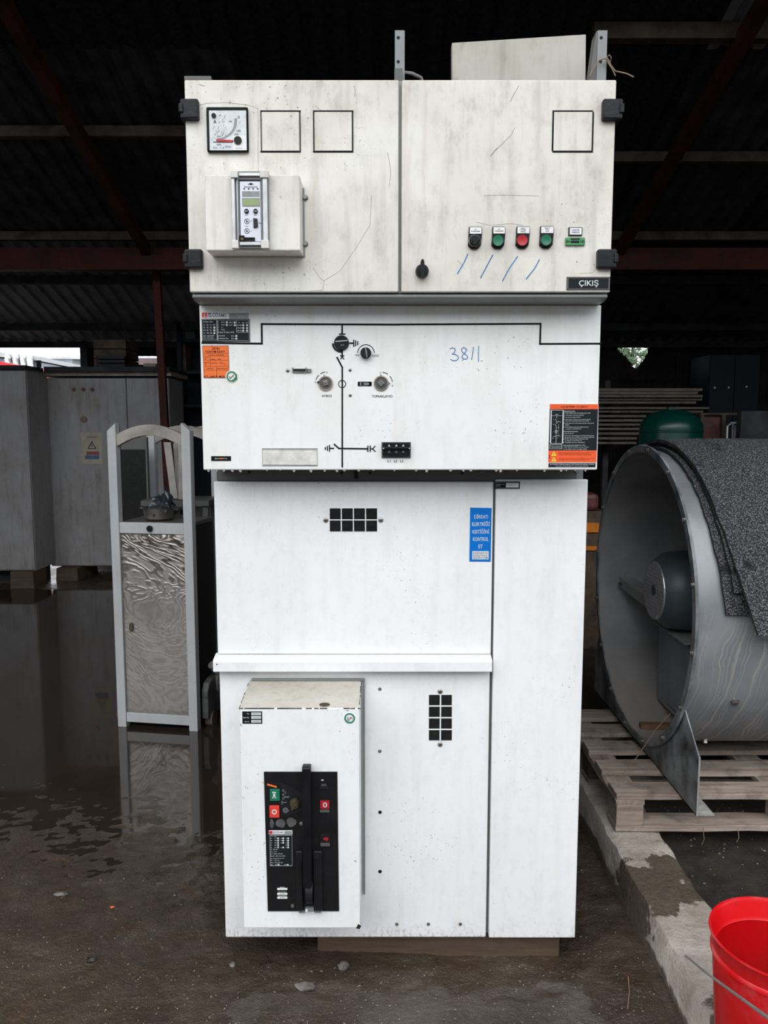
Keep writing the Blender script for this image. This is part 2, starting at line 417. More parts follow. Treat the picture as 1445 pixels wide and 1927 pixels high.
# ---------------------------------------------------------------- flat print helpers on a vertical face
TXT = {}
def text_mesh(s):
    if s in TXT: return TXT[s]
    cu = bpy.data.curves.new('t', 'FONT'); cu.body = s; cu.resolution_u = 3; cu.size = 1; cu.offset = .012
    ob = bpy.data.objects.new('t', cu); COL.objects.link(ob)
    dg = bpy.context.evaluated_depsgraph_get(); me = ob.evaluated_get(dg).to_mesh()
    vs = [(v.co.x, v.co.y) for v in me.vertices]; fs = [tuple(p.vertices) for p in me.polygons]
    ob.evaluated_get(dg).to_mesh_clear(); bpy.data.objects.remove(ob); bpy.data.curves.remove(cu)
    x0 = min(v[0] for v in vs); x1 = max(v[0] for v in vs); y0 = min(v[1] for v in vs); y1 = max(v[1] for v in vs)
    TXT[s] = ([((x-x0)/(x1-x0), (y-y0)/(y1-y0)) for x, y in vs], fs); return TXT[s]

class Face:
    """drawing on the plane y=Y; coordinates in a zoomed detail (base, scale)"""
    def __init__(s, bx, by, sc, Y): s.bx, s.by, s.sc, s.Y = bx, by, sc, Y
    def p(s, x, y): return at(s.bx + x/s.sc, s.by + y/s.sc, s.Y)
    def rect(s, mb, x0, y0, x1, y1, o=.001, b=0.0):
        a = s.p(x0, y0); c = s.p(x1, y1)
        return mb.box(a[0], c[0], s.Y-o, s.Y-b, c[1], a[1])
    def frame(s, mb, x0, y0, x1, y1, w, o=.001, b=0.0):
        s.rect(mb, x0, y0, x1, y0+w, o, b); s.rect(mb, x0, y1-w, x1, y1, o, b)
        s.rect(mb, x0, y0+w, x0+w, y1-w, o, b); s.rect(mb, x1-w, y0+w, x1, y1-w, o, b)
    def poly(s, mb, pts, o=.001, b=0.0): return mb.prism([s.p(*q) for q in pts], s.Y-o, s.Y-b)
    def line(s, mb, pts, w, o=.001, b=0.0):
        P = [Vector(s.p(*q)) for q in pts]; h = w/2/s.sc/F*s.Y
        for i, (a, c) in enumerate(zip(P[:-1], P[1:])):
            d = (c-a).normalized(); n = Vector((-d.y, d.x))*h; e = d*h*.9
            aa, cc = a - e, c + e
            mb.prism([tuple(aa+n), tuple(cc+n), tuple(cc-n), tuple(aa-n)], s.Y-o-i*1e-5, s.Y-b)
    def disc(s, mb, x, y, r, o=.001, b=0.0, n=24):
        a = s.p(x, y); R = r/s.sc/F*s.Y
        return mb.cyl((a[0], s.Y-b, a[1]), (a[0], s.Y-o, a[1]), R, n)
    def ring(s, mb, x, y, r, w, a0=0, a1=360, o=.001, b=0.0, n=32):
        cx, cz = s.p(x, y); k = s.Y/F/s.sc; n = max(4, int(n*(a1-a0)/360))
        for i in range(n):
            t0 = math.radians(a0+(a1-a0)*i/n); t1 = math.radians(a0+(a1-a0)*(i+1)/n)
            q = [(cx+math.cos(t)*R*k, cz+math.sin(t)*R*k) for t, R in ((t0, r-w/2), (t0, r+w/2), (t1, r+w/2), (t1, r-w/2))]
            mb.prism(q, s.Y-o, s.Y-b)
    def text(s, mb, st, x0, y0, x1, y1, o=.0014, rot=False):
        vs, fs = text_mesh(st); a = s.p(x0, y0); c = s.p(x1, y1)
        if rot: pts = [(c[0]-(c[0]-a[0])*v, s.Y-o, c[1]+(a[1]-c[1])*u) for u, v in vs]
        else: pts = [(a[0]+(c[0]-a[0])*u, s.Y-o, c[1]+(a[1]-c[1])*v) for u, v in vs]
        mb.add(pts, fs)
M['crate2'] = wood('tan_batten_wood', (.16,.085,.045), (.27,.155,.085))
M['planks'] = wood('pale_stack_wood', (.09,.08,.065), (.15,.135,.11))
# ================================================================ SETTING
def fbm(x, y, s, o=4): return noise.fractal(Vector((x*s, y*s, 3.7)), .9, 2.1, o)
def sstep(a, b, x):
    t = max(0, min(1, (x-a)/(b-a))); return t*t*(3-2*t)
def ground_h(x, y):
    if x > .97:
        return .085 + .012*fbm(x, y, 2.5) + .006*fbm(x, y, 14)
    far = sstep(2.6, 3.9, y + .25*fbm(x, y, 1.1))
    h = .002 - .014*far + .012*(1-sstep(1.95, 2.6, y + .3*fbm(x, y, 1.7)))
    h += .004*fbm(x, y*1.0, 3.0) + .0042*fbm(x, y*2.4, 11) + .0032*(1-.8*far)*fbm(x, y*2.0, 30, 3)
    h += .03*sstep(.45, .74, x)*(1-.5*far)
    return h
def axis(a, b, fine0, fine1, sf, sc):
    out = []; x = a
    while x < b:
        out.append(x); x += sf if fine0 <= x < fine1 else sc
    out.append(b); return out
XS = axis(-9, 9, -1.9, 1.6, .014, .25); YS = axis(-1.0, 10.5, 1.2, 3.9, .014, .2)
g = MB(); nx, ny = len(XS), len(YS)
g.v = [(x, y, ground_h(x, y) if -1.0 < y < 10.5 else 0) for x in XS for y in YS]
g.f = [(i*ny+j, (i+1)*ny+j, (i+1)*ny+j+1, i*ny+j+1) for i in range(nx-1) for j in range(ny-1)]
flo = struct('floor', g, M['mud'], smooth=True)
flo.data.materials.append(M['soil'])
for p in flo.data.polygons:
    c = p.center
    if c.x > .93 and c.y < 9.2: p.material_index = 1
struct('yard_ground', MB().add([(-60,-40,-.05),(60,-40,-.05),(60,90,-.05),(-60,90,-.05)], [(0,1,2,3)]), M['mud'])
pud = MB().grid(lambda i, j: (-5.8+i*6.45/20, 2.0+j*5.3/20, 0.0), 20, 20)
solo('puddle', pud, M['water'], 'shallow brown puddle mirroring the narrow grey-framed trolley on the left', 'puddle', org=(-2,4,0))

# ---- roof: sheets, purlins, rafters, posts
RZ = lambda y: 5.39 - .314*y
ceil = MB().box(-6.9, 6.9, .55, .62, RZ(.6)-.10, RZ(.6)+.16)
ceiling = struct('ceiling', ceil, M['redsteel'])
def sheet_mb(y0, y1, ridges=7, pitch=.14, hh=.028):
    m = MB(); prof = []
    for k in range(ridges):
        x = k*pitch
        prof += [(x, 0), (x+.062, 0), (x+.084, hh), (x+.118, hh)]
    prof += [(ridges*pitch, 0), (ridges*pitch+.03, 0)]
    n = len(prof); vs = []
    for y in (y0, y1):
        for t in (0, .0015):
            vs += [(x, y, RZ(y) + z + t) for x, z in prof]
    fs = []
    for i in range(n-1):
        fs += [(i, i+1, 2*n+i+1, 2*n+i), (n+i, 3*n+i, 3*n+i+1, n+i+1), (i, n+i, n+i+1, i+1), (2*n+i, 2*n+i+1, 3*n+i+1, 3*n+i)]
    return m.add(vs, fs)
rows = [(.55, 4.95), (4.90, 7.02), (6.98, 9.18)]
for ri, (a, b) in enumerate(rows):
    protos = {}
    for k in range(14):
        x = -6.86 + k*.98
        if ri == 0: mt = 'sheetpale' if 1.0 < x < 3.2 else 'felt'
        elif ri == 1: mt = 'sheetdark' if x < -1.5 or 1.4 < x < 2.6 else 'felt'
        else: mt = 'sheetpale' if x < -1.5 else 'sheetdark'
        if mt not in protos:
            protos[mt] = part('roof_sheet', sheet_mb(a, b), M[mt], ceiling); s = protos[mt]
        else: s = piece(protos[mt], ceiling, (0,0,0))
        s.location = (x, 0, .004*ri + (.0 if k % 2 else .002))
def purlin(y, x0, x1, w=.06, h=.07, dz=0, m='purlin', name='purlin', label=None):
    z = RZ(y) + dz
    return part(name, MB().box(x0, x1, y-w/2, y+w/2, z-h-.004, z-.004), M[m], ceiling, label)
for y in (1.6, 2.9, 4.3): purlin(y, -6.8, 6.8)
purlin(5.60, -6.8, .2); purlin(5.86, .1, 6.8); purlin(6.86, -6.8, 6.8)
purlin(4.77, 1.22, 6.8, .07, .09, label='bare timber purlin')
purlin(7.6, -6.8, 6.8, m='sheetdark'); purlin(8.6, -6.8, 6.8, m='sheetdark')
part('eaves_beam', MB().box(-6.8, 6.8, 6.93, 7.03, RZ(7)-.26, RZ(7)-.075), M['redsteel'], ceiling, 'red steel cross beam')
part('back_beam', MB().box(-6.8, 6.8, 9.02, 9.08, RZ(9.05)-.07, RZ(9.05)-.005), M['sheetdark'], ceiling)
def rafter(x0, y0, x1, y1, w=.075, h=.09):
    m = MB(); z0, z1 = RZ(y0)-.075, RZ(y1)-.075
    b = [(x0-w/2, y0, z0-h), (x0+w/2, y0, z0-h), (x1+w/2, y1, z1-h), (x1-w/2, y1, z1-h)]
    t = [(x, y, z+h) for x, y, z in b]
    return part('rafter', m.hexa(b, t), M['redsteel'], ceiling, 'oxide red steel rafter')
rafter(-2.10, .62, -2.08, 7.1); rafter(2.12, .62, 2.06, 7.0)
part('post', MB().hexa([(-2.03,7.15,-.02),(-1.965,7.15,-.02),(-1.965,7.215,-.02),(-2.03,7.215,-.02)],
                       [(-2.10,7.15,RZ(7.15)-.07),(-2.035,7.15,RZ(7.15)-.07),(-2.035,7.215,RZ(7.2)-.08),(-2.10,7.215,RZ(7.2)-.08)]), M['redsteel'], ceiling, 'oxide red steel post')

# ---- walls: corrugated steel
def corr(x0, x1, z0, z1, y, m, pitch=.076, dep=.018, dele=None, nz=None):
    n = int((x1-x0)/(pitch/4)); nz = nz or 1; mb = MB()
    pr = [0, dep, dep, 0]
    xs = [x0+(x1-x0)*i/n for i in range(n+1)]
    vs = [(x, y+pr[i % 4], z0+(z1-z0)*j/nz) for i, x in enumerate(xs) for j in range(nz+1)]
    fs = []
    for i in range(n):
        for j in range(nz):
            cx, cz = (xs[i]+xs[i+1])/2, z0+(z1-z0)*(j+.5)/nz
            if dele and dele(cx, cz): continue
            fs.append((i*(nz+1)+j, (i+1)*(nz+1)+j, (i+1)*(nz+1)+j+1, i*(nz+1)+j+1))
    return mb.add(vs, fs)
def in_poly(pts, x, y):
    c = False
    for (ax, ay), (bx, by) in zip(pts, pts[1:]+pts[:1]):
        if (ay > y) != (by > y) and x < (bx-ax)*(y-ay)/(by-ay)+ax: c = not c
    return c
HOLE = [at(*q, 9.1) for q in ((1161,656),(1171,646),(1186,653),(1200,644),(1216,643),(1221,650),(1217,667),(1206,684),(1198,694),(1190,690),(1180,672),(1170,664))]
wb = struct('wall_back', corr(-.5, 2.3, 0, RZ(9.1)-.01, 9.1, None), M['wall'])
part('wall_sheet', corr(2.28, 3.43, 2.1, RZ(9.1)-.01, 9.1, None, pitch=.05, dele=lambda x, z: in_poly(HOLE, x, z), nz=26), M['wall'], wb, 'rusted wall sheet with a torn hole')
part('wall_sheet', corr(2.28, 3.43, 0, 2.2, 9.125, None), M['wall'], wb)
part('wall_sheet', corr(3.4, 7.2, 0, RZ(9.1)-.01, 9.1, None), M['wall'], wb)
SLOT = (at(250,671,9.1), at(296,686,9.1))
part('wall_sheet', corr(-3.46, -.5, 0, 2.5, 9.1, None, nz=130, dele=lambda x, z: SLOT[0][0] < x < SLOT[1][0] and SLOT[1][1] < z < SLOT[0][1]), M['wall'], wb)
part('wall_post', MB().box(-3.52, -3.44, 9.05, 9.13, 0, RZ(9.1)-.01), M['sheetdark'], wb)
def side_wall(name, x):
    n = 60; ys = [.6+8.55*i/(n*4) for i in range(n*4+1)]; pr = [0, .02, .02, 0]
    vs = []
    for i, y in enumerate(ys): vs += [(x+pr[i % 4], y, 0), (x+pr[i % 4], y, RZ(y))]
    return struct(name, MB().add(vs, [(2*i, 2*i+2, 2*i+3, 2*i+1) for i in range(n*4)]), M['wall'])
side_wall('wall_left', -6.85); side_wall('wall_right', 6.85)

# ================================================================ BEYOND THE LEFT OPENING
YB = 42.0
fb = thing('factory_building', 'long grey factory shed with four shiny vent elbows, beyond the left opening', 'building', (-22, YB, 0))
a = at(0, 667, YB); c = at(73, 676, YB)
m = MB().prism([(a[0]-14, 0), (c[0], 0), (c[0], c[1]-.15), (a[0]-14, a[1]+1.2)], YB, YB+12); part('wall', m, M['factory'], fb)
m = MB().prism([(a[0]-14.2, a[1]+1.25), (c[0]+.1, c[1]-.1), (c[0]+.1, c[1]+.12), (a[0]-14.2, a[1]+1.75)], YB-.3, YB+12.2); part('roof_edge', m, M['factrim'], fb)
for px in (14, 29, 43, 55):
    q = at(px, 680, YB-.4); zt = q[1]+.05
    pts = [(q[0], YB+.1, zt+.12), (q[0], YB-.35, zt+.2), (q[0]+.12, YB-.6, zt+.05), (q[0]+.16, YB-.65, zt-.5)]
    part('vent_elbow', MB().tube(pts, .17, 8), M['alu'], fb, smooth=True)
f2 = thing('plant_building', 'pale grey flat-roofed building to the right of the factory shed', 'building', (-20, 48, 0))
a = at(76, 676, 48); b_ = at(136, 676, 48)
part('wall', MB().box(a[0], b_[0], 48, 55, 0, a[1]), M['factory2'], f2)
a2 = at(150, 679, 50)
part('side_wall', MB().hexa([(b_[0],48,0),(b_[0]+.01,48,0),(a2[0],52,0),(a2[0]-.1,52,0)], [(b_[0],48,a[1]),(b_[0]+.01,48,a[1]),(a2[0],52,a[1]-.1),(a2[0]-.1,52,a[1]-.1)]), M['factory'], f2)
part('roof_edge', MB().box(a[0]-.1, b_[0]+.6, 47.8, 55, a[1], a[1]+.13), M['factrim'], f2)
q = at(150, 689, 50); part('low_wall', MB().box(b_[0], q[0]+2.5, 53, 56, 0, q[1]), M['factory2'], f2)
aw = at(0, 681, 16); aw2 = at(38, 688.5, 16)
solo('red_canopy', MB().prism([(aw[0]-3, aw[1]+.25), (aw[0], aw[1]+.01), (aw2[0], aw2[1]), (aw2[0], aw2[1]-.3), (aw[0]-3, aw[1]-.6)], 16, 19), M['redcanvas'], 'red canopy edge over the top of the leftmost grey cabinet', 'canopy', org=(-8.5, 17, 1.9))
sb = at(250, 671, 10.6); sb2 = at(297, 688, 10.6)
solo('pale_board', MB().box(sb[0]-.4, sb2[0]+.4, 10.6, 10.63, -.04, sb[1]-.02), M['slotboard'], 'pinkish board seen through the slot in the back wall left of the red post', 'board')
# unseen building added behind the viewer, dims the shed and the reflections
ob = struct('added_yard_building', MB().box(-26, 26, -17, -11, 0, 6.5), M['factory'])
for k in range(9): part('added_shutter', MB().box(-22+k*5, -18.6+k*5, -11, -10.94, 0, 3.2), M['grey'], ob)

# tree behind the torn hole
tr = thing('tree', 'leafy green tree seen through the torn hole in the back wall', 'tree', (3.2, 10.4, 0))
part('trunk', MB().tube([(3.2,10.4,-.05),(3.18,10.4,1.4),(3.25,10.35,2.2),(3.32,10.3,2.9)], [.07,.055,.035,.015]), M['bark'], tr, smooth=True)
m = MB(); R = random.Random(3)
for i in range(950):
    p = Vector((3.22+R.gauss(0,.24), 10.35+R.uniform(-.35,.4), 2.42+R.gauss(0,.26)))
    d = Vector((R.uniform(-1,1), R.uniform(-.5,.5), R.uniform(-1,1))).normalized()*R.uniform(.035,.06); e = d.orthogonal().normalized()*d.length*.45
    if p.z < 1.7: continue
    m.add([p-d, p+e, p+d, p-e], [(0,1,2,3)])
part('foliage', m, M['leaf'], tr, kind='stuff')

# ================================================================ LEFT BACK CABINETS
def q8(px, py, Y): return at(px, py, Y)
# B: two-door cabinet
YBb = 7.9
xl, zt = at(80, 711, YBb); xr, _ = at(317, 711, YBb); xs_, _ = at(237, 711, YBb); zb = .12
cb = thing('tall_grey_cabinet', 'wide old grey two-door steel cabinet with warning sign and three red lamps', 'cabinet', ((xl+xr)/2, YBb, zb))
part('body', MB().box(xl, xr, YBb+.02, YBb+.55, zb, zt), M['white_dull'], cb)
part('door', MB().box(xl+.003, xs_-.006, YBb-.002, YBb+.02, zb+.01, zt-.004), M['white_dull'], cb, bevel=.003)
part('door', MB().box(xs_+.006, xr-.003, YBb-.002, YBb+.02, zb+.01, zt-.004), M['white_dull'], cb, bevel=.003)
c0 = at(68, 699, YBb-.06); c1 = at(322, 707, YBb-.06)
part('cornice', MB().box(c0[0], c1[0], YBb-.06, YBb+.6, c1[1], c0[1]), M['rustytan'], cb)
c0 = at(82, 690, YBb-.12); c1 = at(300, 699, YBb-.12)
part('roof_plate', MB().box(c0[0], c1[0]+.1, YBb-.12, YBb+.55, c1[1], c0[1]), M['sheetdark'], cb)
fB = Face(0, 0, 1, YBb-.002)
for px, py in ((139,733),(157,733),(174,733)):
    m = MB(); fB.disc(m, px, py, 3.4, .012); part('red_lamp', m, M['maroon'], cb, 'small dark red lamp')
m = MB(); fB.disc(m, 158, 789, 5.5, .02); part('lock', m, M['brass'], cb, 'round worn lock')
m = MB(); fB.rect(m, 152, 814, 194, 873, .002); sg = part('warning_sign', m, M['paper'], cb, 'yellowed sign with black triangle and red and blue bars')
m = MB(); fB.line(m, [(173,831),(180,844),(166,844),(173,831)], 1.3, .004, .002); fB.rect(m, 172.3,835,173.7,841,.004,.002); part('triangle', m, M['ink'], sg)
m = MB(); fB.rect(m, 163, 850, 187, 856, .0035, .002); part('red_bar', m, M['fadedred'], sg)
m = MB(); fB.rect(m, 160, 857, 187, 864, .0035, .002); part('blue_bar', m, M['fadedblue'], sg)
m = MB(); fB.text(m, 'DİKKAT', 164, 820, 184, 824, .0035); part('lettering', m, M['ink'], sg)
# lifting lug on the left cabinet top
lug = at(81, 689, 7.7)
# A: leftmost cabinet
YA = 7.42
xr_, zt_ = at(48, 695, YA); za = .16
ca = thing('steel_cabinet', 'plain old grey steel cabinet cut by the left edge of the picture', 'cabinet', (xr_-.55, YA, za))
part('body', MB().box(xr_-1.1, xr_, YA+.02, YA+.455, za, zt_), M['white_dull'], ca)
part('door', MB().box(xr_-1.09, xr_-.005, YA, YA+.022, za+.01, zt_-.005), M['white_dull'], ca, bevel=.003)
part('roof_plate', MB().box(xr_-1.15, xr_+.02, YA-.05, YA+.34, zt_+.0, zt_+.035), M['sheetdark'], ca)
part('glare_block', MB().box(xr_-1.1, xr_-.05, YA+.25, YA+.45, -.02, za-.001), M['sheetdark'], ca)  # added dark block, keeps the bright sky reflection from showing under the cabinet
part('lifting_lug', MB().box(lug[0]-.02, lug[0]+.02, YA+.18, YA+.2, zt_+.03, zt_+.1), M['black'], ca)
# timber blocks under both
def block(x0, x1, y0, y1, z1, lab, tilt=.02):
    m = MB().hexa([(x0,y0,-.03),(x1,y0,-.03),(x1+tilt,y1,-.03),(x0+tilt,y1,-.03)], [(x0+.01,y0,z1),(x1-.01,y0,z1-.004),(x1+tilt,y1,z1),(x0+tilt,y1,z1)])
    return solo('timber_block', m, M['woodwet'], lab, 'block', bevel=.006)
block(-3.66, -3.42, 7.40, 7.64, za-.001, 'dark timber block under the leftmost grey cabinet')
block(-3.38, -3.15, 7.80, 8.3, zb-.001, 'dark timber block under the left corner of the two-door cabinet')
block(-4.5, -4.25, 7.42, 7.64, za-.001, 'timber block under the far end of the leftmost cabinet, at the picture edge')
block(-2.50, -2.26, 7.85, 8.3, zb-.001, 'timber block under the right corner of the two-door cabinet')
# things on top of B
def crate(px0, py0, px1, py1, Y, d, lab, mt='crate', name='wooden_crate', cat='crate', z=None):
    a = at(px0, py0, Y); b = at(px1, py1, Y); z0 = b[1] if z is None else z
    t = thing(name, lab, cat, ((a[0]+b[0])/2, Y, z0))
    n = 3; hgt = (a[1]-z0)/n
    for k in range(n): part('plank', MB().box(a[0], b[0], Y, Y+d, z0+k*hgt, z0+(k+1)*hgt-.008), M[mt], t, bevel=.003)
    return t
ztop = at(0, 690, YBb-.12)[1]
crate(175, 638, 238, 690, YBb+.0, .4, 'old brown wooden crate on top of the two-door grey cabinet', z=ztop)
crate(180, 668, 235, 690, YBb-.1, .09, 'small dark crate in front of the brown crate', 'black', 'storage_crate', 'crate', z=ztop)
a = at(270, 692, YBb-.1); b_ = at(293, 694, YBb-.1)
solo('paper_box', MB().box(a[0], b_[0], YBb-.1, YBb+.02, ztop, ztop+.035), M['rustytan'], 'flat pale carton lying on the two-door cabinet by the red post', 'box', bevel=.003)

# things on the dark wall right of the post
def wallrect(px0, py0, px1, py1, Y, d, mt, name, lab, cat, bev=.004):
    a = at(px0, py0, Y); b = at(px1, py1, Y)
    return solo(name, MB().box(a[0], b[0], Y, Y+d, b[1], a[1]), M[mt], lab, cat, bevel=bev)
DK = thing('storage_rack', 'dark blue storage rack behind the switchgear, right of the red post', 'rack', (-2.5, 8.7, 0))
a = at(326, 580, 8.4); b_ = at(385, 700, 8.4)
part('panel', MB().box(a[0], b_[0]+.5, 8.9, 8.93, 0, a[1]), M['indigo'], DK)
for py in (600, 634, 695, 760):
    q = at(326, py, 8.4); part('shelf', MB().box(a[0], b_[0]+.5, 8.62, 8.9, q[1]-.03, q[1]), M['sheetdark'], DK)
part('upright', MB().box(a[0]-.02, a[0]+.03, 8.57, 8.62, 0, a[1]), M['indigo'], DK); part('upright', MB().box(b_[0]+.45, b_[0]+.5, 8.57, 8.62, 0, a[1]), M['indigo'], DK)
def onshelf(px0, py0, px1, py_s, mt, lab, name='carton'):
    a = at(px0, py0, 8.45); b = at(px1, py_s, 8.45); s = at(326, py_s, 8.4)[1]
    solo(name, MB().box(a[0], b[0], 8.64, 8.88, s+.001, a[1]), M[mt], lab, 'box', bevel=.004)
onshelf(339, 611, 359, 634, 'sheet', 'grey carton on the top shelf of the dark blue rack')
onshelf(327, 644, 342, 695, 'crate', 'brown carton on the middle shelf of the dark blue rack')

# ================================================================ NARROW FRAMED TROLLEYS
def trolley(loc, rz, label, front_panel='swirl', shut=False):
    W_, D = .437, .34; pw = .046; H = 1.575
    t = thing('framed_trolley', label, 'trolley', loc, rz, local=True)
    for side in (0, 1):
        x0 = 0 if side == 0 else W_-pw; x1 = x0+pw
        zo, zi = (H-.04, H) if side == 0 else (H, H-.04)
        m = MB().prism([(x0, .0), (x1, .0), (x1, zi), (x0, zo)], 0, .045); part('post', m, M['frame'], t, bevel=.002)
        m = MB().prism([(x0+.006, .02), (x1-.006, .02), (x1-.006, zi-.004), (x0+.006, zo-.004)], .045, .06); part('gasket', m, M['black'], t)
        m = MB().prism([(x0, .06), (x1, .06), (x1, 1.05), (x0, 1.05)], D-.03, D); part('rear_post', m, M['grey_dark'], t)
    # arch
    n = 16; pts = []
    for i in range(n+1):
        u = i/n; x = pw + (W_-2*pw)*u; z = H-.058 + .05*math.sin(PI*u)**.9; pts.append((x, z))
    lo = [(x, z-.060+.006*math.sin(PI*(x-pw)/(W_-2*pw))) for x, z in reversed(pts)]
    part('arch', MB().prism(pts+lo, .008, .04), M['rustytan2'], t, 'scuffed beige arched bar', bevel=.002)
    zs = 1.075
    part('shelf_rail', MB().box(pw+.001, W_-pw-.001, .004, .034, zs-.055, zs), M['frame'], t, bevel=.002)
    part('shelf', MB().box(pw*.5, W_-pw*.5, .036, D-.005, zs-.022, zs-.003), M['grey_dark'], t)
    part('lock', MB().cyl((W_*.485, .004, zs-.028), (W_*.485, -.006, zs-.028), .0155, 20).cyl((W_*.485, -.006, zs-.028), (W_*.485, -.009, zs-.028), .009, 16), M['black'], t, 'round black lock')
    def wv(i, j):
        x = pw+.002+(W_-2*pw-.004)*i/24; z = .082 + (zs-.057-.082)*j/60
        e = 0 if i in (0, 24) or j in (0, 60) else 1
        return (x, .014-e*.006*(.5+noise.fractal(Vector((x*5, 1, z*5)), 1, 2, 3)), z)
    fp = MB().grid(wv, 24, 60); part('front_panel', fp, M[front_panel], t, 'buckled steel panel with swirling marks', smooth=True)
    kx, kz = pw+.045, .535
    part('latch', MB().prism([(kx+.010*math.cos(a), kz+.024*math.sin(a)) for a in [2*PI*i/20 for i in range(20)]], .000, .012), M['brass'], t, 'oval key latch')
    part('bottom_rail', MB().box(pw+.001, W_-pw-.001, .004, .034, .030, .080), M['frame'], t, bevel=.002)
    for x in (.012, W_-.018): part('side_panel', MB().box(x, x+.006, .061, D-.032, .05, zs-.025), M['indigoblack'], t, 'dark side panel')
    part('back_panel', MB().box(.02, W_-.02, D-.02, D-.012, .05, zs-.025), M['indigoblack'], t)
    for x0, x1 in ((-.034, -.004), (W_+.004, W_+.040)):
        pr = [(.05,.05),(.05,.20),(.075,.238),(.12,.25),(.30,.25),(.33,.2),(.33,.05)]
        part('side_pod', MB().prismx(pr, x0, x1), M['podgrey'], t, 'stained grey plastic pod', bevel=.008)
        for y in (.11, .29):
            part('wheel', MB().cyl((x0-.01 if x0 < 0 else x1-.028, y, .036), (x0+.028 if x0 < 0 else x1+.010, y, .036), .040, 18), M['mudtyre'], t, smooth=True)
    return t
M['frame'] = paint('pale_frame_paint', rgb(188,190,191), rgb(148,146,142), .3, .3, .9)
M['rustytan2'] = pm('scuffed_beige_paint', (.36,.33,.30), .5, 0, .2, 9)
M['indigoblack'] = pm('near_black_panel', (.022,.022,.025), .5, 0, .15)
M['podgrey'] = pm('grey_pod_plastic', (.10,.10,.10), .55, 0, .3, 20, .2)
M['mudtyre'] = pm('muddy_wheel', (.11,.085,.07), .7, 0, .4, 20, .3)
RZT = math.radians(-9)
t1 = trolley((-1.386, 3.865, -.004), RZT, 'narrow grey-framed trolley with swirled steel front panel, standing in the puddle')
t2 = trolley((-1.42, 4.62, -.004), math.radians(-6), 'second arched grey-framed trolley, half hidden behind the first')
t3 = trolley((-1.40, 5.15, -.004), math.radians(-6), 'third arched grey-framed trolley, farthest back of the three')
# pot and bag on the first trolley's shelf
pc = Vector((-1.386, 3.865, 0)) + Matrix.Rotation(RZT, 3, 'Z') @ Vector((.193, .155, 0)); zs = 1.068
pot = thing('steel_pot', 'dull steel pot on the shelf of the front grey-framed trolley', 'pot', (pc.x, pc.y, zs))
part('bowl', MB().rev((pc.x, pc.y, zs), (0,0,1), [(0,.0),(.060,.0),(.076,.012),(.081,.062),(.086,.068),(.083,.070),(.078,.062),(.073,.014),(0,.006)], 32), M['pot'], pot, smooth=True)
part('handle', MB().tube([(pc.x-.078,pc.y-.02,zs+.06),(pc.x-.102,pc.y-.01,zs+.064),(pc.x-.102,pc.y+.012,zs+.064),(pc.x-.078,pc.y+.022,zs+.06)], .003), M['pot'], pot, smooth=True)
part('handle', MB().tube([(pc.x+.078,pc.y-.02,zs+.06),(pc.x+.098,pc.y-.01,zs+.055),(pc.x+.098,pc.y+.012,zs+.055),(pc.x+.078,pc.y+.022,zs+.06)], .003), M['pot'], pot, smooth=True)
def bagfn(i, j):
    u = i/26; a = 2*PI*j/26
    r = .068*math.sin(PI*min(1, u*.5+.5))**.6 if u < .999 else .004
    r *= 1 + .5*noise.noise(Vector((math.cos(a)*2.3, math.sin(a)*2.3, u*3)))
    lean = .02*u
    z = zs+.03 + .135*u*(.72+.4*noise.noise(Vector((math.cos(a)*1.5, math.sin(a)*1.5, u))) + .28*max(0, math.cos(a-.3)))
    return (pc.x+.006+lean+r*math.cos(a), pc.y+r*math.sin(a), z)
solo('plastic_bag', MB().grid(bagfn, 26, 26), M['bag'], 'crumpled dark plastic bag heaped in the steel pot', 'bag')
# dark glazed kiosk behind opening
ky = 4.42
k0 = at(214, 823, ky); k1 = at(281, 979, ky)
ki = thing('dark_glazed_panel', 'dark glazed panel in a grey frame, behind the shelf opening of the front trolley', 'panel', ((k0[0]+k1[0])/2, ky, 0))
part('glass', MB().box(k0[0]+.03, k1[0]-.008, ky+.004, ky+.012, .5, at(0, 846, ky)[1]), M['window_dark'], ki)
zt3 = k0[1]
m = MB().box(k0[0], k0[0]+.03, ky, ky+.03, -.02, zt3).box(k1[0]-.01, k1[0], ky, ky+.03, -.02, zt3).box(k0[0]+.03, k1[0]-.01, ky, ky+.03, at(0,846,ky)[1], zt3).box(k0[0]+.03, k1[0]-.01, ky, ky+.03, -.02, .5)
part('frame', m, M['grey_dark'], ki)
# pale strips leaning behind the shelf
def strip(pt, pb, w, Y, lab):
    a = at(*pt, Y+.12); b = at(*pb, Y)
    m = MB().hexa([(b[0]-w/2,Y,b[1]+.001),(b[0]+w/2,Y,b[1]),(b[0]+w/2,Y+.012,b[1]),(b[0]-w/2,Y+.012,b[1])], [(a[0]-w/2,Y+.1,a[1]),(a[0]+w/2,Y+.1,a[1]),(a[0]+w/2,Y+.112,a[1]),(a[0]-w/2,Y+.112,a[1])])
    return solo('pale_board', m, M['board'], lab, 'board', group='pale boards leaning behind the shelf')
bz = at(330, 941, 4.32)[1]
bt = thing('low_bench', 'dark low bench carrying the pale boards behind the front trolley', 'bench', (-1.17, 4.38, 0))
part('top', MB().box(-1.36, -.98, 4.28, 4.55, bz-.03, bz), M['grey_dark'], bt)
for x in (-1.34, -1.02):
    for y in (4.30, 4.50): part('leg', MB().box(x, x+.03, y, y+.03, -.02, bz-.03), M['grey_dark'], bt)
strip((316, 832), (328, 938), .040, 4.32, 'pale board leaning left, behind the shelf opening')
strip((344, 829), (343, 940), .042, 4.30, 'upright pale board beside the right trolley post')
strip((331, 834), (337, 938), .022, 4.40, 'thin darker board between the two pale boards')
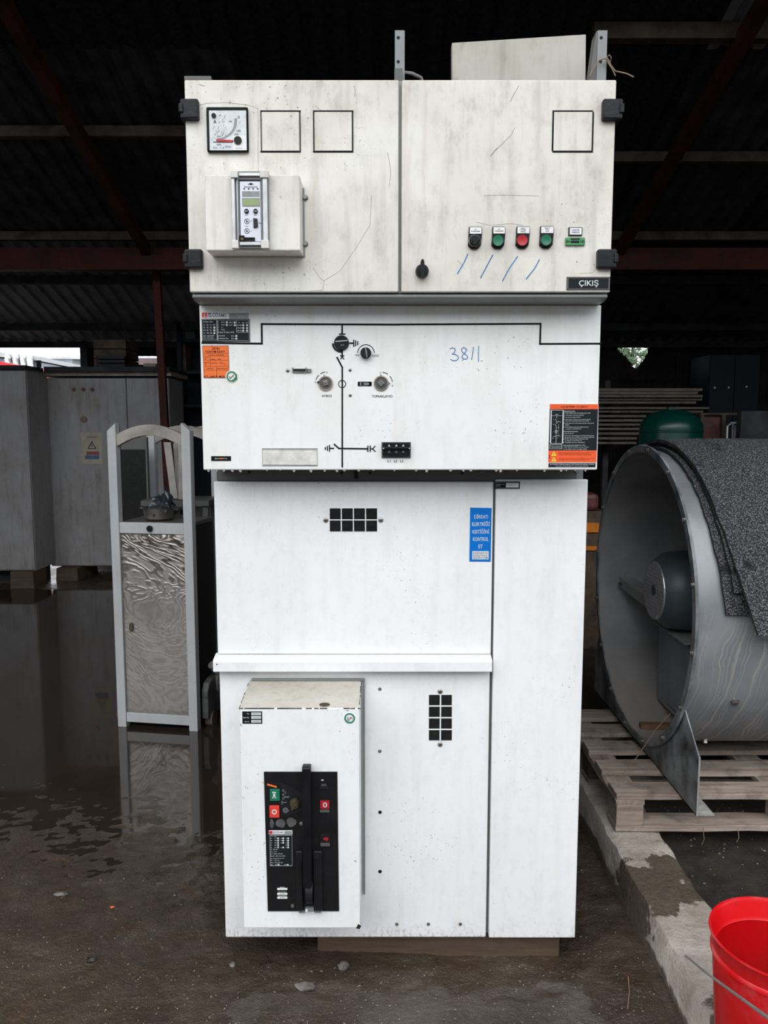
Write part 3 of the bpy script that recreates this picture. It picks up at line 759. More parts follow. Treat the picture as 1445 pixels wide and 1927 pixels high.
# low red thing and hose right of trolley
hx = at(400, 1340, 3.98)
hose = [(hx[0]+.02, 3.9, .32), (hx[0]+.05, 3.95, .26), (hx[0]+.02, 3.98, .17), (hx[0]-.02, 3.98, .07), (hx[0]-.02, 4.0, .03)]
solo('grey_hose', MB().tube(hose, .022, 12), M['cable'], 'thick grey hose curving down beside the trolley wheel, left of the switchgear', 'hose', smooth=True)
# ================================================================ SWITCHGEAR CUBICLE
YU, YM, YL, YBX = 1.876, 1.955, 2.057, 1.907      # fronts: top compartment, middle, lower, breaker housing
XL, XR = -.4625, .5385
sw = thing('switchgear_cubicle', 'tall white steel switchgear cubicle with dials, switches and stickers, standing in the yard', 'switchgear', (.04, 2.4, .09))
zU0, zU1 = 1.864, 2.344
# --- top compartment
part('top_compartment', MB().box(XL+.002, XR-.002, YU+.021, YU+.42, zU0-.002, zU1+.006), M['grey'], sw, 'grey carcass of the top compartment')
m = MB().prismx([(YU+.006, zU0-.004), (YU+.006, zU0-.011), (YU+.010, zU0-.013), (YU+.032, zU0-.0172), (YM+.25, zU0-.0172), (YM+.25, zU0-.003), (YU+.03, zU0-.003)], XL+.004, XR-.004)
part('bottom_trim', m, M['grey'], sw, 'grey folded trim under the doors', bevel=.002)
xs0 = at(750, 350, YU)[0]; xs1 = at(755.5, 350, YU)[0]
dl = part('left_door', MB().box(XL, xs0, YU, YU+.02, zU0, zU1), M['white_up'], sw, 'grimy white left door', bevel=.0035, seg=3)
dr = part('right_door', MB().box(xs1, XR, YU, YU+.02, zU0, zU1), M['white_up'], sw, 'white right door with four push buttons', bevel=.0035, seg=3)
part('door_gap', MB().box(xs0, xs1, YU+.014, YU+.022, zU0, zU1), M['grey'], sw)
m = MB().box(XL, XL+.062, YU+.002, YU+.05, zU1+.0005, zU1+.009); part('top_cap', m, M['grey_dark'], sw)
# hinges
def hinge(x0, x1, y0, y1, side):
    f = Face(0, 0, 1, YU); a = f.p(x0, y0); c = f.p(x1, y1)
    h = part('hinge', MB().box(a[0], c[0], YU-.016, YU+.03, c[1], a[1]), M['hinge'], sw, 'black plastic hinge', bevel=.004)
    w = (c[0]-a[0]); zx = (a[1]-c[1])
    kx = a[0]-.002 if side < 0 else c[0]-.008
    part('hinge_pin', MB().box(kx, kx+.010, YU-.020, YU+.026, c[1]+zx*.28, a[1]-zx*.26), M['hinge'], h, bevel=.002)
hinge(341, 376, 190, 228, -1); hinge(349, 383, 471, 507, -1); hinge(1132, 1168, 190, 229, 1); hinge(1122, 1157, 471, 507, 1)
# --- middle panel
zM0, zM1 = 1.437, 1.8465
part('middle_compartment', MB().box(XL+.02, XR-.02, YM+.020, YL+.55, zM0-.0, zM1-.03), M['grey'], sw)
part('mimic_panel', MB().box(XL+.003, XR+.002, YM, YM+.02, zM0, zM1), M['white_mid'], sw, 'white panel with the black single-line diagram', bevel=.003, seg=3)
# --- lower carcass
zL0, zL1 = .090, 1.402
part('carcass', MB().box(XL+.012, XR+.0, YL+.022, YL+.88, zL0+.004, zM0-.002), M['grey'], sw, 'grey steel carcass')
rr = part('recess_rail', MB().box(XL+.012, XR-.02, YL+.012, YL+.03, zL1+.001, zM0-.001), M['grey_dark'], sw, 'grey rail with small screws')
xq = at(922.5, 1300, YL)[0]
xa = at(927, 1300, YL)[0]
ledge_t = at(700, 1231, YL)[1]; ledge_b = at(700, 1257, YL)[1]
part('upper_cover', MB().box(XL+.006, xq, YL, YL+.02, ledge_t, zL1-.002), M['white_low'], sw, 'upper white cover with a square vent', bevel=.003, seg=3)
part('lower_cover', MB().box(XL+.008, xq-.001, YL+.006, YL+.02, zL0, ledge_b-.001), M['white_low'], sw, 'lower white cover round the breaker housing', bevel=.003)
part('side_cover', MB().box(xa, XR+.008, YL-.001, YL+.02, zL0+.003, zL1+.004), M['white_low'], sw, 'tall narrow white cover on the right', bevel=.003, seg=3)
m = MB().prismx([(YL+.015, ledge_t), (YL-.022, ledge_t-.008), (YL-.026, ledge_t-.014), (YL-.026, ledge_b-.003), (YL+.015, ledge_b-.003)], XL-.002, xq+.0005)
part('ledge', m, M['white_low'], sw, 'projecting white ledge', bevel=.0015)
# --- front face drawing frames
fU = Face(0, 0, 1, YU)
# blanking plates (three black-outlined squares)
def blank(x0, y0, x1, y1):
    m = MB(); fU.frame(m, x0, y0, x1, y1, 2.8, .0012); o = part('blank_plate_outline', m, M['ink'], sw, 'thin black outline')
    m = MB(); fU.rect(m, x0+3, y0+3, x1-3, y1-3, .0016); part('blank_plate', m, M['white_up'], sw, 'white blanking plate', bevel=.0006)
blank(490, 208, 566, 287); blank(589, 208, 665, 287); blank(1039.5, 208, 1115.5, 287)
# --- analogue meter
fm = Face(380, 195, 14.45, YU)
m = MB(); fm.rect(m, 135, 130, 1285, 1350, .010)
mt = part('meter', m, M['ink'], sw, 'square analogue ammeter with a black bezel', bevel=.003)
fm2 = Face(380, 195, 14.45, YU-.010)
m = MB(); fm2.rect(m, 190, 190, 1220, 1272, .0008); part('dial', m, M['dial'], mt)
m = MB(); fm2.rect(m, 835, 880, 1218, 1270, .0016, .0008); part('dial_corner', m, M['whitelabel'], mt)
m = MB(); fm2.disc(m, 325, 335, 58, .0040, .0008); fm2.disc(m, 980, 1012, 100, .0045, .0016); part('dial_knob', m, M['black'], mt)
m = MB(); fm2.line(m, [(420,1000),(830,1030)], 58, .0016, .0008); part('pointer', m, M['redbtn'], mt, 'red pointer')
m = MB(); fm2.line(m, [(310,1050),(830,1060)], 16, .0013, .0008)
arcp = [(920,440),(915,520),(900,620),(850,730),(780,820),(700,880),(600,935),(520,955),(440,960)]
part('scale_line', m, M['ink'], mt)
m = MB()
for i, (p, q) in enumerate(zip(arcp[:-1], arcp[1:])): fm2.line(m, [p, q], 70-i*5, .0012+i*1e-5, .0008)
part('scale_arc', m, M['printgrey'], mt, 'curved grey scale')
m = MB()
for s_, b in (('50',(730,470,820,510)),('A',(310,440,400,540)),('100',(950,715,1055,765)),('150',(890,815,990,860)),('0,5',(420,870,500,920)),('5A',(975,330,1030,410)),('200',(400,1095,530,1135)),('CL 1,5',(310,1190,610,1225)),('50 Hz',(640,1150,790,1195)),('Demand',(920,1205,1100,1232))):
    fm2.text(m, s_, *b, .0019)
R = random.Random(5)
for i in range(34):
    x, y = 330+R.random()*330, 300+R.random()*620
    fm2.line(m, [(x, y), (x+R.uniform(-60, 30), y+R.uniform(20, 75))], R.uniform(4, 9), .0011, .0008)
part('dial_print', m, M['grey_dark'], mt)
# --- relay housing
hx0, hx1, hz0, hz1 = -.4064, -.191, 1.946, 2.112; YR = 1.811
part('relay_housing', MB().box(hx0, hx1, YR, YU-.0005, hz0, hz1), M['white_up'], sw, 'white box holding the protection relay', bevel=.0022)
part('housing_flange', MB().box(hx0+.01, hx1+.004, YU-.003, YU-.0002, hz0-.001, hz1-.01), M['grey'], sw)
fr = Face(425, 315, 8.757, YR)
m = MB(); fr.rect(m, 95, 85, 725, 1350, .010); rel = part('relay', m, M['grey'], sw, 'aluminium-framed protection relay with a small display', bevel=.001)
fr1 = Face(425, 315, 8.757, YR-.010)
for x0, x1, w in ((98, 172, .008), (610, 700, .008), (178, 215, .004), (585, 606, .004)):
    m = MB(); fr1.rect(m, x0, 195, x1, 1215, w); part('frame_profile', m, M['alu'], rel, bevel=.0006)
for b in ((220,105,570,152),(235,1240,585,1290)):
    m = MB(); fr1.rect(m, *b, .006); part('frame_profile', m, M['alu'], rel, bevel=.0006)
for b in ((90,78,212,195),(570,78,715,195),(108,1215,222,1350),(590,1215,720,1350)):
    m = MB(); fr1.rect(m, *b, .012); part('corner_piece', m, M['white_cover'], rel, bevel=.0012)
m = MB(); fr1.rect(m, 216, 200, 586, 1235, .0005); part('recess', m, M['hole'], rel)
m = MB(); fr1.rect(m, 232, 238, 584, 1225, .003); part('relay_face', m, M['relay'], rel, 'pale blue-grey relay face')
fr2 = Face(425, 315, 8.757, YR-.013)
m = MB(); fr2.rect(m, 270, 395, 556, 482, .0006); part('upper_display', m, M['lcdgrey'], rel, 'grey display')
m = MB(); fr2.rect(m, 268, 505, 560, 643, .0006); part('display_frame', m, M['grey'], rel)
m = MB(); fr2.rect(m, 280, 520, 552, 636, .0012, .0006); part('display', m, M['lcd'], rel, 'green display')
m = MB()
fr2.disc(m, 342, 725, 36, .002); fr2.disc(m, 490, 725, 36, .002); part('button', m, M['ink'], rel)
m = MB()
for x, y in ((342, 725), (490, 725)): fr2.line(m, [(x-20, y), (x+20, y)], 11, .0026, .002); fr2.poly(m, [(x+6,y-14),(x+26,y),(x+6,y+14)] if x < 400 else [(x-6,y-14),(x-26,y),(x-6,y+14)], .0026, .002)
part('arrow', m, M['print'], rel)
m = MB()
for y in (888, 1048): fr2.ring(m, 347, y, 37, 6, o=.0008); fr2.poly(m, [(330,y-20),(365,y+2),(340,y+22)], .0008)
fr2.text(m, 'Enter', 318, 775, 370, 790, .0008); fr2.text(m, 'Reset', 463, 775, 513, 790, .0008); fr2.text(m, 'Select', 315, 960, 375, 975, .0008)
fr2.line(m, [(545,917),(590,917)], 6, .0008)
fr2.text(m, 'Schutztechnik', 300, 308, 525, 332, .0008)
fr2.poly(m, [(360,275),(395,268),(412,255),(430,268),(460,275),(430,282),(412,296),(395,282)], .0008)
for x in (300, 375, 448, 523): fr2.poly(m, [(x-15,345),(x+17,345),(x+2,372)], .0008)
for x, y in ((415,882),(418,1050)): fr2.disc(m, x, y, 5, .0008, n=8)
part('relay_print', m, M['ink'], rel)
m = MB(); fr2.poly(m, [(455,840),(522,850),(530,985),(460,998)], .003); sk = part('data_socket', m, M['black'], rel)
m = MB()
for i in range(5):
    for x in (475, 492, 509): fr2.disc(m, x, 868+i*24, 5, .0034, .003, n=6)
part('socket_pin', m, M['grey_dark'], rel)
m = MB(); fr2.rect(m, 222, 1128, 308, 1215, .004); fr2.rect(m, 300, 1158, 480, 1212, .003); part('latch', m, M['ink'], rel)
m = MB(); fr2.disc(m, 272, 1187, 22, .005, .004); part('latch_screw', m, M['brass'], rel)
def bolt(name, f, x, y, r, h, mt='screw', slot=True, lab=None):
    cx, cz = f.p(x, y); R = r/f.sc/F*f.Y
    m = MB().rev((cx, f.Y, cz), (0,-1,0), [(0,h),(R*.6,h*.92),(R*.95,h*.5),(R,0)], 16)
    o = part(name, m, M[mt], sw, lab, smooth=True)
    if slot:
        m2 = MB(); k = R*.5
        m2.box(cx-k, cx+k, f.Y-h-.0002, f.Y-h*.7, cz-k*.2, cz+k*.2).box(cx-k*.2, cx+k*.2, f.Y-h-.0002, f.Y-h*.7, cz-k, cz+k)
        part('slot', m2, M['hole'], o)
    return o
for y in (372, 459):
    cx, cz = fU.p(574.5, y); m = MB().cyl((cx, YU, cz), (cx, YU-.002, cz), .0072, 20).cyl((cx, YU-.002, cz), (cx, YU-.007, cz), .0058, 6)
    part('hex_bolt', m, M['screw'], sw, 'hexagonal bolt beside the relay box', bevel=.0004)
# --- push buttons
fb_ = Face(860, 415, 4.8167, YU)
def pbutton(x0, x1, y0, cy, col, lines, lab, selector=False):
    m = MB(); cx = (x0+x1)/2-6; k = (x1-x0)/2-4
    pts = [(x0+6,y0),(x1,y0),(x1,y0+72),(cx+k,cy+40),(cx+k*.5,y0+202),(cx-k*.5,y0+202),(cx-k-2,cy+44),(x0,cy-20)]
    fb_.poly(m, pts, .006); b = part('push_button' if not selector else 'selector_switch', m, M['black'], sw, lab, bevel=.0015)
    m = MB(); fb_.rect(m, x0+13, y0+8, x1-6, y0+66, .0072, .006); part('label_plate', m, M['whitelabel'], b)
    m = MB(); n = len(lines); hh = 54/3.3
    for i, s_ in enumerate(lines):
        yy = y0+10 + (54-n*hh)/2 + i*hh; w = min(len(s_)*8.0, x1-x0-26); fb_.text(m, s_, (x0+x1)/2+3-w/2, yy+2, (x0+x1)/2+3+w/2, yy+hh-3.5, .0076)
    part('lettering', m, M['ink'], b)
    fz = Face(860, 415, 4.8167, YU-.006); a = fz.p(cx, cy); sc_ = fz.Y/F/4.8167
    if selector:
        m = MB().rev((a[0], YU-.006, a[1]), (0,-1,0), [(52*sc_,0),(52*sc_,.006),(46*sc_,.0075),(44*sc_,.005),(44*sc_,0)], 28); part('chrome_ring', m, M['screw'], b, smooth=True)
        m = MB().rev((a[0], YU-.006, a[1]), (0,-1,0), [(42*sc_,0),(41*sc_,.008),(0,.009)], 28).box(a[0]-.0040, a[0]+.0040, YU-.024, YU-.013, a[1]-42*sc_, a[1]+38*sc_); part('selector_knob', m, M['hinge'], b, bevel=.001)
    else:
        m = MB().rev((a[0], YU-.006, a[1]), (0,-1,0), [(54*sc_,0),(53*sc_,.005),(48*sc_,.006),(48*sc_,0)], 28); part('collar', m, M['black'], b, smooth=True)
        m = MB().rev((a[0], YU-.006, a[1]), (0,-1,0), [(47*sc_,0),(47*sc_,.007),(44*sc_,.009),(20*sc_,.0082),(0,.008)], 28); part('button_cap', m, M[col], b, smooth=True)
pbutton(100, 224, 60, 188, None, ['AC', 'AYDINLATMA'], 'black rotary selector switch', True)
pbutton(313, 434, 58, 188, 'greenbtn', ['DC', 'AYDINLATMA'], 'green push button labelled DC AYDINLATMA')
pbutton(530, 655, 56, 186, 'redbtn', ['KESİCİ', 'KAPAMA', 'KAPALI'], 'red push button')
pbutton(745, 872, 54, 184, 'greenbtn', ['KESİCİ', 'AÇMA', 'AÇIK'], 'green push button labelled AÇIK')
m = MB(); fb_.rect(m, 1008, 64, 1131, 140, .004); sk = part('connector_label', m, M['black'], sw, bevel=.001)
m = MB(); fb_.rect(m, 1018, 72, 1123, 132, .0052, .004); part('label_plate', m, M['whitelabel'], sk)
m = MB(); fb_.text(m, 'UZAKTAN', 1035, 84, 1104, 98, .0056); fb_.text(m, 'KUMANDA', 1035, 104, 1104, 118, .0056); part('lettering', m, M['navy'], sk)
m = MB(); fb_.rect(m, 978, 157, 1154, 230, .005); cn = part('remote_connector', m, M['connector'], sw, 'green plug connector', bevel=.0018)
m = MB(); fb_.rect(m, 1025, 166, 1107, 178, .0056, .004); fb_.rect(m, 1028, 186, 1102, 208, .0056, .004); part('slot', m, M['hole'], cn)
m = MB()
for x in (993, 1138): fb_.ring(m, x, 196, 9, 3.5, o=.0058, b=.005)
for x in (1015, 1117): fb_.poly(m, [(x-7,196),(x,189),(x+7,196),(x,203)], .0058, .005)
for i in range(4): fb_.rect(m, 1034+i*17, 200, 1042+i*17, 206, .0062, .0056)
part('connector_mark', m, M['ink'], cn)
# long grime lines and scratches in the door paint
for pts, w_ in (([(606,828),(640,790),(690,740),(730,700),(752,655)],4),([(600,835),(625,800),(640,785)],5),([(725,495),(745,450),(775,400)],5),([(560,1078),(700,1074),(900,1080)],3),([(510,1240),(600,1262),(730,1250),(800,1262)],3),([(1150,1560),(1230,1555),(1250,1530),(1235,1500)],3),([(395,1480),(420,1500),(440,1530)],3)):
    m = MB(); f2_ = Face(740, 40, 3.284, YU); f2_.line(m, pts, w_*.6, .0003); part('scratch', m, M['scuff'], sw)
for pts, w_ in (([(120,540),(200,518),(330,515),(450,528),(520,550),(525,640),(522,760),(524,950)],3),([(875,530),(960,590),(1040,640),(1110,700)],3),([(600,705),(640,770),(690,785),(740,800)],4),([(1340,830),(1355,900),(1362,960),(1350,1050)],4),([(1240,1100),(1230,1290),(1150,1420),(1040,1580),(940,1640),(930,1700)],3),([(870,1560),(920,1630),(940,1640)],3),([(1130,410),(1138,440),(1132,475)],6),([(850,1705),(930,1700)],3),([(150,400),(185,410)],5)):
    m = MB(); f2_ = Face(330, 40, 3.36, YU); f2_.line(m, pts, w_*.6, .0003); part('scratch', m, M['scuff'], sw)
# rotary door lock
cx, cz = fU.p(794, 511)
m = MB().rev((cx, YU, cz), (0,-1,0), [(.0158,0),(.0158,.008),(.0135,.016),(0,.017)], 28).prism([(cx-.0042,cz-.017),(cx-.0026,cz-.019),(cx+.0026,cz-.019),(cx+.0042,cz-.017),(cx+.0045,cz+.018),(cx+.002,cz+.0235),(cx-.002,cz+.0235),(cx-.0045,cz+.018)], YU-.026, YU-.012)
part('door_knob', m, M['black'], sw, 'black rotary door knob', bevel=.001)
# ÇIKIŞ plate
m = MB(); fb_.rect(m, 994, 512, 1384, 630, .0015); sg = part('name_plate', m, M['plate'], sw, 'black engraved plate reading ÇIKIŞ')
m = MB(); fb_.frame(m, 1001, 518, 1378, 624, 3.5, .0019, .0015); part('border', m, M['rustytan'], sg)
m = MB(); fb_.text(m, 'ÇIKIŞ', 1103, 540, 1278, 607, .0019); part('lettering', m, M['print'], sg)
# marker strokes
f2_ = Face(740, 40, 3.284, YU); m = MB()
for a, b, mid in (((460,1440),(396,1560),(438,1490)),((614,1445),(540,1585),(585,1500)),((767,1455),(675,1605),(715,1530)),((902,1475),(822,1592),(872,1530))):
    m = MB(); f2_.line(m, [a, mid, b], 5.5, .0006); part('marker_stroke', m, M['marker'], sw, 'blue felt-pen slash')
# ================= middle panel details
f3 = Face(360, 560, 3.6125, YM); f4 = Face(750, 560, 3.6125, YM)
m = MB()
f3.line(m, [(75,308),(480,313),(478,180),(1410,184)], 12.5, .0008); f4.line(m, [(0,183),(965,178),(961,315),(1372,313)], 12, .0008)
f3.line(m, [(1025,186),(1025,245)], 11, .0008); f3.line(m, [(1008,248),(1043,248)], 9, .0009)
f3.line(m, [(1078,310),(1102,310)], 10, .0008)
for x, a, b in ((1104,290,331),(1117,294,327),(1131,300,320)): f3.line(m, [(x,a),(x,b)], 7.5, .0009)
f3.line(m, [(1025,358),(1025,400)], 11, .0008)
f3.line(m, [(1014,394),(1037,417)], 6, .0009); f3.line(m, [(1037,394),(1014,417)], 6, .0010)
f3.line(m, [(991,408),(1026,475),(1026,1150)], 10.5, .0008)
f3.ring(m, 1025, 587, 24, 5, o=.0009)
f3.line(m, [(972,998),(1003,1025),(1200,1028)], 10, .0010)
f3.line(m, [(944,1025),(966,1025)], 9, .0008)
for x, a, b in ((911,1019,1031),(925,1012,1037),(939,1005,1044)): f3.line(m, [(x,a),(x,b)], 7.5, .0009)
f3.line(m, [(1200,1010),(1200,1045)], 8, .0009); f3.line(m, [(1216,1010),(1216,1045)], 8, .0009)
f3.line(m, [(1216,1028),(1232,1028),(1248,1011)], 7, .0009); f3.line(m, [(1232,1028),(1249,1045)], 7, .0010)
part('mimic_line', m, M['ink'], sw, 'black single-line diagram')
# circular indicator
c = f3.p(1021, 309); R = 50/3.6125*YM/F
m = MB().rev((c[0], YM, c[1]), (0,-1,0), [(R,0),(R,.004),(R*.93,.006),(0,.006)], 36); ind = part('round_indicator', m, M['black'], sw, 'round black indicator', smooth=True)
m = MB(); f3.ring(m, 1017, 312, 54, 11, 180, 278, .002); part('indicator_rim', m, M['ink'], ind)
m = MB(); f3.line(m, [(982,300),(1062,293)], 5, .0066, .006); part('indicator_bar', m, M['print'], ind)
m = MB(); f3.rect(m, 1015, 320, 1040, 328, .0064, .006); part('indicator_text', m, M['grey_dark'], ind)
# lock knob AÇIK / KİLİTLİ
c = f3.p(1186, 378); R = 37/3.6125*YM/F
m = MB().rev((c[0], YM, c[1]), (0,-1,0), [(R,0),(R*.97,.012),(R*.8,.014),(0,.014)], 30); lk = part('lock_knob', m, M['hinge'], sw, 'small brown-black turn knob', smooth=True)
m = MB(); f3.line(m, [(1184,347),(1190,372),(1194,408)], 9, .017, .014); part('pointer_line', m, M['screw'], lk)
m = MB(); f3.ring(m, 1187, 378, 56, 5, 2, 178, .0007); f3.text(m, 'AÇIK', 1113, 385, 1144, 399, .0006); f3.text(m, 'KİLİTLİ', 1228, 385, 1275, 401, .0006); part('lock_print', m, M['ink'], sw)
# slots, screws
m = MB(); f3.rect(m, 690, 484, 790, 510, .0006); s1 = part('inspection_slot', m, M['hole'], sw)
m = MB(); f3.line(m, [(688,478),(690,506),(782,508),(779,478)], 7, .004); f3.rect(m, 790, 485, 816, 508, .005); part('slot_latch', m, M['screw'], s1)
bolt('screw', f3, 655, 496, 13, .003); bolt('screw', f3, 1079, 492, 11, .003); bolt('screw', f3, 1080, 664, 11, .003)
def socket(cx, cy, r, label, lab, rot):
    a = f3.p(cx, cy); k = YM/F/3.6125; R = r*k
    m = MB().rev((a[0], YM, a[1]), (0,-1,0), [(R*1.0,0),(R*1.0,.003),(R*.82,.0035),(R*.80,-.0),(R*.80,.0)], 32)
    s = part('operating_socket', m, M['rustytan'], sw, lab, smooth=True)
    m = MB().cyl((a[0], YM-.0001, a[1]), (a[0], YM-.0012, a[1]), R*.80, 28); part('socket_well', m, M['grey_dark'], s)
    q = [(a[0]+R*.46*math.cos(t), a[1]+R*.46*math.sin(t)) for t in [rot+PI/4+i*PI/2 for i in range(4)]]
    part('drive_square', MB().prism(q, YM-.006, YM-.001), M['screw'], s, bevel=.0008)
    for t in ((100, 172) if label == 'A' else (2, 92)):
        t = math.radians(t); d = Vector((math.cos(t), math.sin(t))); n = Vector((-d.y, d.x)); o = Vector(a)
        q = [tuple(o+d*R*1.22), tuple(o+d*R*.85+n*R*.22), tuple(o+d*R*.85-n*R*.22)]
        part('notch', MB().prism(q, YM-.0036, YM), M['hinge'] if (label == 'A' and t > 2) else M['rustytan'], s)
    return s
socket(913, 583, 50, 'A', 'round operating socket of the isolator', .25)
socket(1290, 583, 50, 'T', 'round operating socket of the earthing switch', .75)
m = MB()
for a0, a1 in ((98,124),(134,162)): f3.ring(m, 921, 583, 76, 4.5, a0, a1, .0007)
for a0, a1 in ((54,84),(8,40)): f3.ring(m, 1292, 583, 74, 4.5, a0, a1, .0007)
f3.text(m, 'AYIRICI', 886, 661, 954, 676, .0006); f3.text(m, 'TOPRAKLAYICI', 1226, 663, 1366, 679, .0006)
for s_, b in (('0',(918,504,926,515)),('I',(840,570,844,580)),('I',(1283,506,1287,516)),('0',(1364,594,1371,604))): f3.text(m, s_, *b, .0006)
f3.text(m, 'L1', 1334, 1104, 1355, 1120, .0006); f3.text(m, 'L2', 1377, 1104, 1399, 1120, .0006); f3.text(m, 'L3', 1420, 1104, 1440, 1120, .0006)
part('panel_print', m, M['ink'], sw)
m = MB(); f3.line(m, [(1146,587),(1212,587)], 30, .0007); f3.disc(m, 1146, 587, 15, .0007); f3.disc(m, 1208, 587, 15, .0007); ks = part('key_slot', m, M['hole'], sw)
m = MB(); f3.rect(m, 1144, 576, 1156, 598, .002); part('key_slide', m, M['screw'], ks)
m = MB(); f3.rect(m, 1172, 579, 1208, 595, .0010, .0007); part('slot_plate', m, M['grey'], ks)
# voltage indicator
fv = Face(600, 820, 7.605, YM)
m = MB(); fv.rect(m, 897, 90, 1314, 322, .001); vi = part('voltage_indicator', m, M['grey_dark'], sw, 'black three-phase voltage indicator L1 L2 L3')
m = MB(); fv.rect(m, 912, 96, 1302, 285, .010, .001); part('indicator_body', m, M['black'], vi, bevel=.0015)
m = MB(); fv.rect(m, 905, 160, 1308, 200, .013, .010); part('indicator_ridge', m, M['blackmatt'], vi, bevel=.002)
m = MB()
for x in (1005, 1107, 1205): fv.poly(m, [(x-17,150),(x,122),(x+17,150)], .0106, .010)
for x in (925, 1292): fv.disc(m, x, 178, 9, .0135, .013, 10)
part('indicator_mark', m, M['print'], vi)
m = MB()
for x in (1005, 1107, 1205): fv.line(m, [(x-22,238),(x+22,238)], 4, .0106, .010); fv.disc(m, x, 222, 8, .0106, .010, 10)
part('indicator_socket', m, M['grey'], vi)
# clear card window
m = MB(); f3.rect(m, 482, 1024, 858, 1144, .0006); wi = part('card_window', m, M['tint'], sw, 'scratched clear card window')
m = MB(); f3.frame(m, 482, 1024, 858, 1144, 3.5, .0016, .0006); f3.line(m, [(490,1034),(850,1034)], 2.5, .0012, .0006); f3.line(m, [(490,1136),(850,1138)], 2.5, .0012, .0006); part('window_edge', m, M['grey'], wi)
m = MB(); f3.rect(m, 135, 1078, 270, 1110, .0010); st = part('small_label', m, M['ink'], sw, 'small black label')
m = MB(); f3.text(m, 'Elektrik', 160, 1090, 193, 1098, .0014); f3.text(m, 'Sanayi', 214, 1090, 244, 1098, .0014); part('lettering', m, M['print'], st)
m = MB(); f3.rect(m, 194, 1090, 212, 1098, .0014, .001); part('orange_mark', m, M['orange'], st)
# number 3811
m = MB(); W_ = 4.6
f4.line(m, [(350,350),(362,342),(380,345),(386,358),(378,374),(364,384),(385,386),(403,398),(407,412),(396,426),(372,430),(354,420)], W_, .0006)
f4.line(m, [(457,346),(440,340),(427,350),(430,366),(444,380),(464,394),(470,408),(460,418),(442,418),(430,406),(434,392),(452,374),(464,356),(457,346)], W_, .0007)
f4.line(m, [(508,338),(504,380),(496,422)], W_, .0006); f4.line(m, [(545,330),(542,380),(543,436)], W_, .0006)
part('handwritten_number', m, M['marker'], sw, 'blue handwritten 3811')
# maker's plate
fp = Face(370, 580, 13.136, YM)
m = MB(); fp.rect(m, 110, 88, 1325, 272, .0010); mp = part('maker_sticker', m, M['whitelabel'], sw, 'white strip with red square and blue ELCO EMS lettering')
m = MB(); fp.rect(m, 133, 112, 266, 232, .0014, .001); part('red_square', m, M['redprint'], mp)
m = MB(); fp.line(m, [(165,160),(235,160)], 7, .0019, .0014); fp.line(m, [(215,130),(180,215),(245,195)], 8, .0018, .0014); part('emblem', m, M['print'], mp)
m = MB(); fp.text(m, 'ELCO', 292, 120, 538, 222, .0014); fp.line(m, [(292,132),(345,132)], 22, .0013); part('bold_lettering', m, M['navy'], mp)
m = MB(); fp.text(m, 'EMS', 556, 130, 738, 224, .0014); fp.disc(m, 755, 124, 9, .0014, .001); part('thin_lettering', m, M['printgrey'], mp)
m = MB(); fp.rect(m, 800, 126, 1288, 260, .0014, .001); part('grey_bar', m, M['printgrey'], mp)
m = MB(); fp.text(m, 'TS EN 62271-200', 985, 158, 1272, 186, .0018); fp.text(m, 'IEC 62271-200', 1025, 202, 1270, 230, .0018); part('bar_lettering', m, M['print'], mp)
m = MB(); fp.rect(m, 120, 265, 1322, 832, .0012); rp = part('rating_plate', m, M['plate'], sw, 'black rating plate with white tick boxes')
m = MB(); fp.frame(m, 135, 282, 505, 790, 5, .0016, .0012); fp.frame(m, 518, 290, 1300, 805, 5, .0016, .0012); fp.line(m, [(990,305),(990,600),(1290,600)], 5, .0017, .0012)
for b in ((418,460),(418,527),(418,594),(725,328),(725,394),(922,332),(922,398),(1132,400),(1132,468),(1132,535),(1226,400),(1226,470),(1226,537),(960,665),(960,730)): fp.rect(m, b[0], b[1], b[0]+46, b[1]+44, .0016, .0012)
T = [('Tip/Type : MMC',165,325,405,358),('Ur',172,402,205,430),('Ud',250,402,290,430),('Up',330,402,370,430),('kV',410,402,468,430),('12',172,466,208,495),('28',252,466,290,495),('75',332,466,370,495),('17,5',165,534,225,563),('38',255,534,290,563),('95',332,534,370,563),('24',180,600,208,628),('50',260,600,298,628),('125',330,600,382,628),('LSC : LSC 2A-PI',172,670,430,700),('IAC : IAC A(FL)',172,728,430,758),
     ('Ir',530,334,550,362),('630 A',608,334,695,362),('1250 A',800,340,902,368),('Ik',530,398,552,426),('16 kA',612,398,697,426),('25 kA',805,404,888,432),('tk',530,456,550,484),('1 s',615,460,655,486),('fr',530,516,550,544),('50 Hz',612,518,700,546),('IP Sınıfı / IP Class : IP 3X',535,580,930,612),('Seri No / Serial No',535,670,705,698),('2012',855,675,930,700),('Production Year',537,732,790,762),('2012',858,738,930,764),
     ('Tip',1025,345,1070,372),('Min',1125,345,1180,372),('Cl',1212,345,1285,372),('200-400',1003,408,1115,436),('100-200',1008,476,1115,504),('50-100',1008,544,1118,572)]
for s_, *b in T: fp.text(m, s_, *b, .0016)
part('plate_print', m, M['print'], rp)
m = MB(); fp.poly(m, [(145,928),(783,925),(806,1530),(730,1720),(182,1722)], .0008); oc = part('orange_card', m, M['orange'], sw, 'orange ÜRÜN TANITIM KARTI sticker')
m = MB(); fp.line(m, [(148,930),(782,928),(804,1530)], 8, .0012, .0008); fp.line(m, [(148,930),(182,1720),(730,1720)], 8, .0012, .0008)
fp.text(m, 'ÜRÜN', 380, 955, 565, 1028, .0012); fp.text(m, 'TANITIM KARTI', 210, 1050, 695, 1105, .0012); fp.text(m, 'TS 62271 ELEKTRİK', 275, 1140, 685, 1170, .0012)
